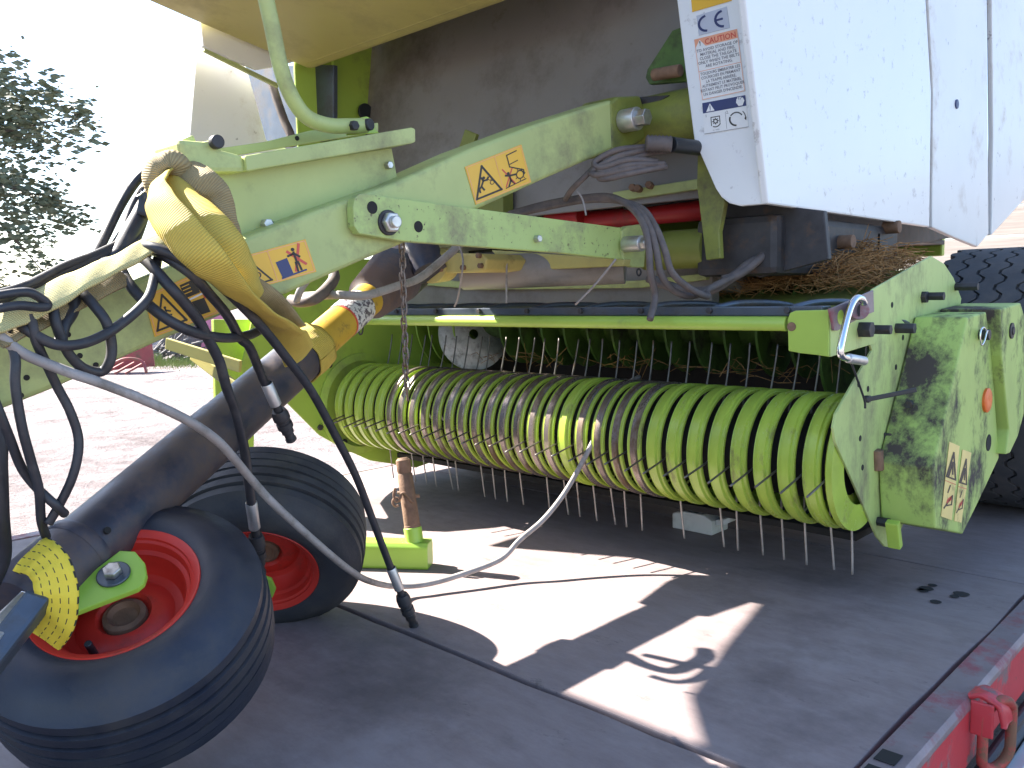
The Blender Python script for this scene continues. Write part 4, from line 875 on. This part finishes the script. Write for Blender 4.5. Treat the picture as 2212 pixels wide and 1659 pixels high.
# ------------------------------------------------------------------ decals: bilinear quads on the surfaces
class Decal:
    def __init__(s, name, corners, plane, nrm, matn, parent, lift=.0012):
        s.c = [P(*q, **plane)+Vector(nrm)*lift for q in corners]; s.n = Vector(nrm); s.par = parent
        n = 8; vs = []
        for j in range(n+1):
            for i in range(n+1): vs.append(s.at(i/n, j/n, 0))
        m = len(vs); vs += [v-s.n*.0009 for v in vs]; fs = []
        for j in range(n):
            for i in range(n): a = j*(n+1)+i; fs.append((a, a+1, a+n+2, a+n+1))
        rim = [i for i in range(n+1)] + [(j+1)*(n+1)+n for j in range(n)] + [n*(n+1)+n-1-i for i in range(n)] + [(n-1-j)*(n+1) for j in range(n-1)]
        for k in range(len(rim)): a, b = rim[k], rim[(k+1) % len(rim)]; fs.append((a, a+m, b+m, b))
        s.obj = link(name, mesh(name, vs, fs, matn), parent); s.lay = {}
    def at(s, x, y, h):                            # x right, y down, 0..1
        a, b, c, d = s.c; return (a*(1-x)*(1-y) + b*x*(1-y) + c*x*y + d*(1-x)*y) + s.n*h
    def _l(s, m): return s.lay.setdefault(m, ([], []))
    def poly(s, pts, m, h=.0005):
        V, Fc = s._l(m); k = len(V); V += [s.at(x, y, h) for x, y in pts]; Fc.append(tuple(range(k, k+len(pts))))
    def line(s, pts, wd, m, asp=1., closed=False, h=.0005):
        n = len(pts)
        for i in range(n if closed else n-1):
            (x0, y0), (x1, y1) = pts[i], pts[(i+1) % n]; dx, dy = (x1-x0)*asp, y1-y0; L = math.hypot(dx, dy) or 1
            ox, oy = -dy/L*wd/2/asp, dx/L*wd/2; ex, ey = dx/L*wd/2/asp, dy/L*wd/2
            s.poly([(x0+ox-ex, y0+oy-ey), (x1+ox+ex, y1+oy+ey), (x1-ox+ex, y1-oy+ey), (x0-ox-ex, y0-oy-ey)], m, h+.00001*i)
    def disc(s, x, y, r, m, asp=1., h=.0006, n=16): s.poly([(x+r/asp*math.cos(2*math.pi*k/n), y+r*math.sin(2*math.pi*k/n)) for k in range(n)], m, h)
    def arc(s, x, y, r, a0, a1, wd, m, asp=1., n=14, h=.0005): s.line([(x+r/asp*math.cos(R(a0+(a1-a0)*k/n)), y+r*math.sin(R(a0+(a1-a0)*k/n))) for k in range(n+1)], wd, m, asp, h=h)
    def text(s, txt, x, y, size, m, asp=1., align='CENTER', bold=.0, sx=1.):
        cu = bpy.data.curves.new('t', 'FONT'); cu.body = txt; cu.align_x = align; cu.size = 1; cu.offset = bold; cu.resolution_u = 2
        o = bpy.data.objects.new('t', cu); COL.objects.link(o); dg = bpy.context.evaluated_depsgraph_get(); dg.update()
        me = bpy.data.meshes.new_from_object(o.evaluated_get(dg)); V, Fc = s._l(m); k = len(V)
        V += [s.at(x+v.co.x*size/asp*sx, y-v.co.y*size, .0007) for v in me.vertices]; Fc += [tuple(i+k for i in p.vertices) for p in me.polygons]
        bpy.data.objects.remove(o); bpy.data.curves.remove(cu); bpy.data.meshes.remove(me)
    def done(s):
        for m, (V, Fc) in s.lay.items():
            link('print', mesh('print', V, Fc, m), s.obj)['kind'] = 'stuff'
PX = dict(X=XB+.0005); NX = (1, 0, 0)
def tri(d, x, y, w_, h_, asp):
    d.line([(x, y+h_), (x+w_/2, y), (x+w_, y+h_)], .05, 'ink', asp, True)
def man(d, x, y, k, m, asp, pose):
    d.disc(x+pose[0][0]*k/asp, y+pose[0][1]*k, .07*k, m, asp)
    for l in pose[1]: d.line([(x+a*k/asp, y+b*k) for a, b in l], .085*k, m, asp)
# decal on the middle of the beam: crush triangle and pick-up pictogram
d = Decal('warning_decal', [z2(832, 962), z2(1158, 832), z2(1215, 1050), z2(895, 1180)], PX, NX, 'sticker_yellow', drawbar); A = 1.55
d.line([(.02, .03), (.98, .03), (.98, .97), (.02, .97)], .012, 'ink_orange', A, True); d.line([(.5, .03), (.5, .97)], .01, 'ink_orange', A)
tri(d, .04, .14, .43, .74, A)
man(d, .20, .5, .55, 'ink', A, ((.10, -.12), [[(.05, 0), (-.1, .22)], [(.05, 0), (.22, .02), (.3, -.06)], [(.05, 0), (.0, -.14)], [(-.1, .22), (-.02, .4)], [(-.1, .22), (-.22, .3), (-.22, .44)]]))
for cx_, cy_ in ((.335, .50), (.35, .62)): d.arc(cx_, cy_, .05, 0, 360, .018, 'ink', A)
d.line([(.88, .10), (.70, .12), (.70, .42), (.92, .62), (.92, .72)], .03, 'ink', A); d.line([(.72, .36), (.86, .34)], .025, 'ink', A)
d.arc(.84, .70, .10, 0, 360, .03, 'ink', A)
for k in range(7): a = R(k*51); d.line([(.84+.11/A*math.cos(a), .70+.11*math.sin(a)), (.84+.15/A*math.cos(a), .70+.15*math.sin(a))], .02, 'ink', A)
d.line([(.55, .90), (.92, .86)], .025, 'ink', A); man(d, .66, .62, .55, 'ink', A, ((-.04, -.10), [[(0, 0), (.0, .24)], [(0, .02), (.28, .06)], [(0, .24), (-.14, .46)], [(0, .24), (.14, .44)], [(0, .02), (-.18, -.05)]]))
d.line([(.57, .42), (.72, .86)], .035, 'ink_red', A); d.line([(.74, .46), (.56, .86)], .035, 'ink_red', A); d.done()
# decal behind the strap: do not climb
d = Decal('warning_decal', [z4(1330, 125), z4(1808, -5), z4(1873, 188), z4(1400, 318)], PX, NX, 'sticker_yellow', drawbar); A = 2.3
d.line([(.02, .04), (.98, .04), (.98, .96), (.02, .96)], .018, 'ink_orange', A, True); d.line([(.5, .04), (.5, .96)], .014, 'ink_orange', A)
tri(d, .06, .14, .38, .74, A); d.arc(.30, .64, .08, 0, 360, .03, 'ink', A); d.arc(.26, .72, .06, 0, 360, .03, 'ink', A)
d.poly([(.55, .42), (.70, .38), (.715, .90), (.57, .92)], 'ink_navy'); d.line([(.57, .92), (.88, .86)], .05, 'ink_navy', A)
man(d, .80, .28, .75, 'ink', A, ((0, -.12), [[(0, 0), (0, .42)], [(.0, .04), (-.24, .08)], [(0, .04), (.16, .2)], [(-.04, .4), (-.06, .72)], [(.05, .4), (.08, .7)]]))
d.line([(.73, .22), (.90, .68)], .08, 'ink_red', A); d.line([(.89, .10), (.76, .80)], .08, 'ink_red', A); d.done()
# decal near the hitch: hand crush
d = Decal('warning_decal', [z4(850, 335), z4(1180, 185), z4(1300, 432), z4(915, 575)], PX, NX, 'sticker_yellow', drawbar); A = 1.5
d.line([(.03, .04), (.97, .04), (.97, .96), (.03, .96)], .014, 'ink_orange', A, True)
tri(d, .06, .14, .44, .74, A); man(d, .26, .48, .45, 'ink', A, ((0, -.10), [[(0, 0), (0, .28)], [(0, .05), (.2, .16)], [(0, .28), (.2, .36)], [(-.2, .3), (0, .28)]]))
d.poly([(.60, .10), (.86, .10), (.86, .42), (.60, .42)], 'ink'); d.poly([(.60, .54), (.88, .56), (.88, .90), (.60, .88)], 'ink')
for k in range(3): d.line([(.62, .16+.08*k), (.74, .16+.08*k)], .02, 'sticker_yellow', A, h=.0011)
d.poly([(.88, .40), (.96, .36), (.97, .62), (.88, .58)], 'ink_red'); d.line([(.66, .48), (.90, .46)], .04, 'sticker_white', A); d.done()
# decals on the white front panel
PF = dict(Y=YF-.0005); NF = (0, -1, 0)
d = Decal('manual_decal', [z3(282, -160), z3(508, -205), z3(530, 4), z3(302, 70)], PF, NF, 'sticker_yellow', wf); A = 1.0
d.line([(.22, .72), (.46, .80), (.80, .70), (.80, .40), (.46, .50), (.22, .42)], .03, 'ink', A, True); d.line([(.46, .50), (.46, .80)], .03, 'ink', A); d.done()
d = Decal('ce_decal', [z3(326, 92), z3(500, 38), z3(518, 160), z3(340, 205)], PF, NF, 'sticker_grey', wf); A = 1.45
d.arc(.30, .50, .36, 100, 260, .11, 'ink_navy', A); d.arc(.84, .50, .36, 100, 260, .11, 'ink_navy', A); d.line([(.60, .50), (.80, .50)], .10, 'ink_navy', A); d.done()
d = Decal('caution_decal', [z3(312, 228), z3(562, 165), z3(608, 525), z3(360, 578)], PF, NF, 'sticker_white', wf); A = .68
d.line([(.012, .008), (.988, .008), (.988, .992), (.012, .992)], .008, 'ink_orange', A, True)
d.poly([(.012, .008), (.988, .008), (.988, .145), (.25, .145), (.13, .03), (.012, .145)], 'ink_orange', .0004)
d.line([(.012, .535), (.988, .535)], .008, 'ink_orange', A)
d.text('!', .13, .12, .10, 'ink', A, bold=.02); d.text('CAUTION', .60, .125, .125, 'ink_red', A, bold=.02, sx=.86)
for k, tx in enumerate(['TO AVOID STORAGE OF', 'MATERIAL AND FIRE,', 'CLOSE THE TAILGATE', 'ONLY WHEN THE BELTS', 'ARE ROTATING.']): d.text(tx, .5, .225+.067*k, .068, 'ink_grey', A, bold=.014, sx=.86)
for k, tx in enumerate(['TOUJOURS EMBRAYER LES', 'COURROIES EN FERMANT', 'LA TRAPPE ARRIÈRE,', 'AUTREMENT LE MATÉRIEL', 'RESTANT PEUT PROVOQUER', "UN DANGER D'INCENDIE."]): d.text(tx, .5, .605+.067*k, .066, 'ink_grey', A, bold=.014, sx=.80)
d.done()
d = Decal('instruction_decal', [z3(360, 595), z3(608, 548), z3(627, 733), z3(373, 775)], PF, NF, 'sticker_white', wf); A = 1.38
d.poly([(.0, .0), (1, .0), (1, .33), (.0, .33)], 'ink_navy', .0004)
d.poly([(.08, .30), (.18, .05), (.28, .30)], 'sticker_white', .0007); d.line([(.18, .13), (.18, .22)], .025, 'ink_navy', A, h=.0010); d.disc(.18, .26, .016, 'ink_navy', A, .0011)
d.poly([(.80, .06), (.87, .12), (.94, .05), (.97, .16), (.92, .30), (.83, .30), (.78, .18)], 'sticker_white', .0007)
for k in range(3): d.line([(.83+.035*k, .14), (.83+.035*k, .04)], .03, 'sticker_white', A, h=.0009)
d.text('1', .07, .47, .13, 'ink_grey', A); d.text('2.', .57, .47, .13, 'ink_grey', A); d.line([(.52, .40), (.52, .93)], .01, 'ink_grey', A)
d.line([(.18, .76), (.18, .50), (.38, .50), (.38, .70)], .025, 'ink', A); d.arc(.28, .64, .06, 0, 360, .03, 'ink', A)
for k in range(8): a = R(45*k); d.line([(.28+.07/A*math.cos(a), .64+.07*math.sin(a)), (.28+.095/A*math.cos(a), .64+.095*math.sin(a))], .025, 'ink', A)
d.arc(.28, .66, .16, 30, 120, .03, 'ink', A); d.text('n / min', .28, .93, .075, 'ink_grey', A)
d.arc(.75, .68, .20, 100, 200, .05, 'ink', A); d.arc(.75, .68, .20, 220, 330, .035, 'ink', A); d.arc(.76, .66, .27, -40, 15, .025, 'ink', A); d.poly([(.925, .70), (.98, .66), (.965, .78)], 'ink')
d.line([(.0, .985), (1, .985)], .014, 'ink_grey', A); d.done()
# pale worn decals on the drive cover
PC = dict(X=XC+.0005)
for cs in ([(1478, 1045), (1531, 1068), (1490, 1452), (1435, 1432)], [(1546, 1085), (1592, 1102), (1540, 1465), (1503, 1455)]):
    d = Decal('worn_decal', [z6(*q) for q in cs], PC, NX, 'sticker_pale', cA); A = .14
    d.line([(.08, .46), (.5, .46), (.92, .46), (.5, .12)], .022, 'ink', A, True); d.line([(.25, .45), (.5, .25), (.6, .4)], .02, 'ink', A); d.line([(0, .52), (1, .52)], .008, 'ink_red', A)
    d.line([(.5, .56), (.35, .66)], .015, 'ink', A); d.line([(.15, .88), (.8, .68), (.8, .80), (.3, .84)], .016, 'ink', A)
    for k in range(4): d.line([(.35+.12*k, .80-.02*k), (.45+.12*k, .74-.02*k)], .016, 'ink_red', A)
    d.done()

# ------------------------------------------------------------------ straw: on the tray and bits on the reel
def straw(name, label, gen, n, parent=None):
    vs, fs = [], []; rnd = random.Random(3)
    for i in range(n):
        p, d = gen(rnd); d.normalize(); L = rnd.uniform(.04, .13); s = d.cross(Vector((rnd.gauss(0, 1), rnd.gauss(0, 1), 1))).normalized()*.0011
        b = Vector((0, 0, rnd.uniform(-.012, .02))); k = len(vs); t = d.cross(s).normalized()*.0009
        for f in (0, .5, 1):
            c = p + d*(L*(f-.5)) + b*(1-(2*f-1)**2)
            vs += [c+s, c-s*.5+t, c-s*.5-t]
        for j in (0, 3): 
            for q in range(3): fs.append((k+j+q, k+j+(q+1) % 3, k+j+3+(q+1) % 3, k+j+3+q))
    o = link(name, mesh(name, vs, fs, 'straw'), parent); tag(o, label, 'straw'); o['kind'] = 'stuff'; return o
def g1(r):
    u = r.uniform(0, 1); x = -1.72+.86*u; y = r.uniform(2.26, 2.64); h = .060*(.5+.5*u)*(.6+.4*math.sin(u*9+1))
    return Vector((x, y, .745+(y-2.12)*.2-.03+r.random()*h*1.5+.012)), Vector((r.gauss(0, 1), r.gauss(0, .7), r.gauss(0, .28)))
straw('loose_straw', 'brown loose straw piled on the tray under the white panel', g1, 3400)
def g2(r):
    return Vector((r.uniform(-2.4, -.95), r.uniform(2.22, 2.42), .535+r.random()*.02-.03*r.random())), Vector((r.gauss(0, 1), r.gauss(0, .6), r.gauss(0, .3)))
straw('straw_wisps', 'thin straw wisps caught behind the reel', g2, 70)
# ------------------------------------------------------------------ background
def tree(base, cc, rad, seed, label, nleaf=12000):
    T = thing('leafy_tree', label, 'tree', base); rnd = random.Random(seed); b = Vector(base); c = Vector(cc)
    tk = tube('trunk', [b-Vector((0, 0, .1)), b.lerp(c, .35)+Vector((.1, .05, 0)), b.lerp(c, .8), c+Vector((0, 0, rad*.5))], [.42, .34, .25, .17, .07], 'bark', T, 12, 5)
    clumps = []
    for i in range(90):
        d = Vector((rnd.gauss(0, 1), rnd.gauss(0, 1), rnd.gauss(0, 1.1))).normalized(); r = rad*rnd.uniform(.35, 1)
        q = c + Vector((d.x*r, d.y*r, d.z*r*1.15)); clumps.append((q, rnd.uniform(.18, .42)*rad*.55))
        if i < 16: tube('limb', [c+Vector((0, 0, -rad*.4+rad*.6*rnd.random())), c.lerp(q, .55)+Vector((0, 0, .1)), q], [.11, .07, .03], 'bark', tk, 6, 4)
    vs, fs = [], []
    for i in range(nleaf):
        q, r = clumps[rnd.randrange(len(clumps))]; p = q + Vector((rnd.gauss(0, r*.5), rnd.gauss(0, r*.5), rnd.gauss(0, r*.45)))
        n = Vector((rnd.gauss(0, 1), rnd.gauss(0, 1), rnd.gauss(.4, 1))).normalized(); _, s, t = frame_of(n); L = rnd.uniform(.13, .30); k = len(vs)
        vs += [p-s*L, p+t*L*.45+n*.01, p+s*L, p-t*L*.45+n*.01]; fs.append((k, k+1, k+2, k+3))
    link('crown', mesh('crown', vs, fs, 'leaf'), T)
tc = P(-140, 330, D=40)
tree((tc.x-.3, tc.y-.2, GZ), tc, 6.7, 5, 'dark leafy tree against the bright sky at the upper left')
# scrap beyond the yard
def gpt(u, v): return P(u, v, Z=GZ)
sc = gpt(300, 790)
g = gpt(255, 806); HF = thing('old_cultivator', 'low dull red scrap implement lying on the dirt yard', 'scrap', g)
def loc(p, r, u, f): return p + rt0*r + Vector((0, 0, u)) + fw0*f
obox('frame_side', loc(g, -.5, .32, 0), loc(g, .75, .40, .3), .06, .55, 'scrap_red', HF)
for k in range(5): obox('frame_bar', loc(g, -.6+.25*k, .03, -.5), loc(g, -.3+.25*k, .25, -.1), .05, .05, 'scrap_red', HF)
tube('frame_pipe', [loc(g, -.2, .05, -.5), loc(g, .3, .35, -.4), loc(g, .7, .3, -.3), loc(g, .85, .03, -.4)], .035, 'scrap_red', HF, 8, 5)
g = gpt(355, 782); rnd = random.Random(9)
PH = thing('pipe_heap', 'tangled heap of dark scrap pipes behind the red frame', 'scrap', g)
for k in range(34):
    a = rnd.uniform(-.9, .9); x = rnd.uniform(-.8, .5); z = rnd.uniform(.02, .3); L = rnd.uniform(.5, 1.3)
    p = loc(g, x, z, rnd.uniform(0, .8)); q = p + rt0*L*math.cos(a+.6) + Vector((0, 0, abs(math.sin(a+.6))*L*.95)) + fw0*rnd.uniform(-.2, .2)
    tube('scrap_pipe', [p, p.lerp(q, .5)+Vector((0, 0, .06)), q], rnd.uniform(.018, .04), 'scrap_grey', PH, 6, 3)
g = gpt(398, 776); sl_ = prism('scrap_slab', [loc(g, -.28, 0, 0), loc(g, .62, 0, .1), loc(g, .58, 1.0, .1), loc(g, -.28, 1.1, 0)], fw0*.3, 'scrap_grey', None, .02)
tag(sl_, 'dark grey slab leaning between the pipe heap and pink panel', 'slab')
g = gpt(440, 776); pk = prism('metal_sheet', [loc(g, -.15, 0, 0), loc(g, .65, 0, .1), loc(g, .6, 1.55, .2), loc(g, .12, 1.75, .2), loc(g, .02, .7, 0)], fw0*.08, 'scrap_pink', None, .01)
tag(pk, 'faded pink metal sheet standing behind the yard scrap', 'sheet')
def grass():
    vs, fs = [], []; rnd = random.Random(2)
    for i in range(1800):
        u = rnd.uniform(310, 480); v = 786+rnd.gauss(0, 5)+(u-330)*-.02; p = gpt(u, v); h = rnd.uniform(.05, .28)*(1.5 if 320 < u < 350 else .8); k = len(vs)
        d = rt0*rnd.gauss(0, .06)+fw0*rnd.gauss(0, .05); vs += [p-rt0*.008, p+rt0*.008, p+d+Vector((0, 0, h))]; fs.append((k, k+1, k+2))
    o = link('weeds', mesh('weeds', vs, fs, 'grass')); tag(o, 'sunlit yellow green weeds around the scrap heap', 'weeds'); o['kind'] = 'stuff'
grass()
# plank sided wagon behind the baler wheel
pw = P(2120, 500, D=8.5)
FE = thing('plank_fence', 'weathered horizontal plank fence behind the baler tyre', 'fence', (pw.x, pw.y, GZ))
for k in range(9):
    z = GZ+.12+.29*k
    obox('plank', (pw.x-6, pw.y-.3, z+.14), (pw.x+5, pw.y+.3, z+.14), .03, .27, 'plank', FE)
for k in range(6): x = -5.5+2*k; obox('post', (pw.x+x, pw.y+.08+x*.055, GZ), (pw.x+x, pw.y+.08+x*.055, GZ+2.7), .1, .1, 'plank', FE, up=(0, 1, 0))
obox('top_rail', (pw.x-6, pw.y-.3, GZ+2.78), (pw.x+5, pw.y+.3, GZ+2.78), .05, .07, 'scrap_red', FE)
# unseen box lorry, added left of the view to throw shade over the front boards
LO = thing('shading_lorry', 'unseen blue box lorry added left of the view to shade the deck', 'lorry', (-4.3, -2.3, GZ))
box('box_body', (-5.45, -5.2, .12), (-3.15, .42, 2.3), 'lorry_blue', LO, .03)
for k in range(10): box('body_rib', (-3.148, -5.1+.52*k, .16), (-3.118, -5.05+.52*k, 2.26), 'lorry_blue', LO, .006)
box('cab', (-5.4, -7.1, -.3), (-3.2, -5.35, 1.9), 'lorry_blue', LO, .12, 4)
box('windscreen', (-5.2, -7.12, .75), (-3.4, -7.09, 1.65), 'ink_navy', LO, .01)
box('lorry_chassis', (-4.8, -6.9, -.2), (-3.8, .1, .10), 'dark_iron', LO, .02)
box('rear_bumper', (-5.4, .12, -.35), (-3.2, .20, -.20), 'dark_iron', LO, .01)
for y in (-6.2, -1.2):
    for x in (-5.3, -3.55):
        wl = lathe('wheel', (x-.0, y, GZ+.48), (1, 0, 0), [(0, .25), (0, .42), (.03, .47), (.08, .48), (.2, .48), (.25, .47), (.27, .42), (.27, .25)], 'rubber', LO, 40)
        lathe('rim', (x+.02, y, GZ+.48), (1, 0, 0), [(0, 0), (.02, .26), (.22, .26), (.24, 0)], 'aluminium', wl, 28)
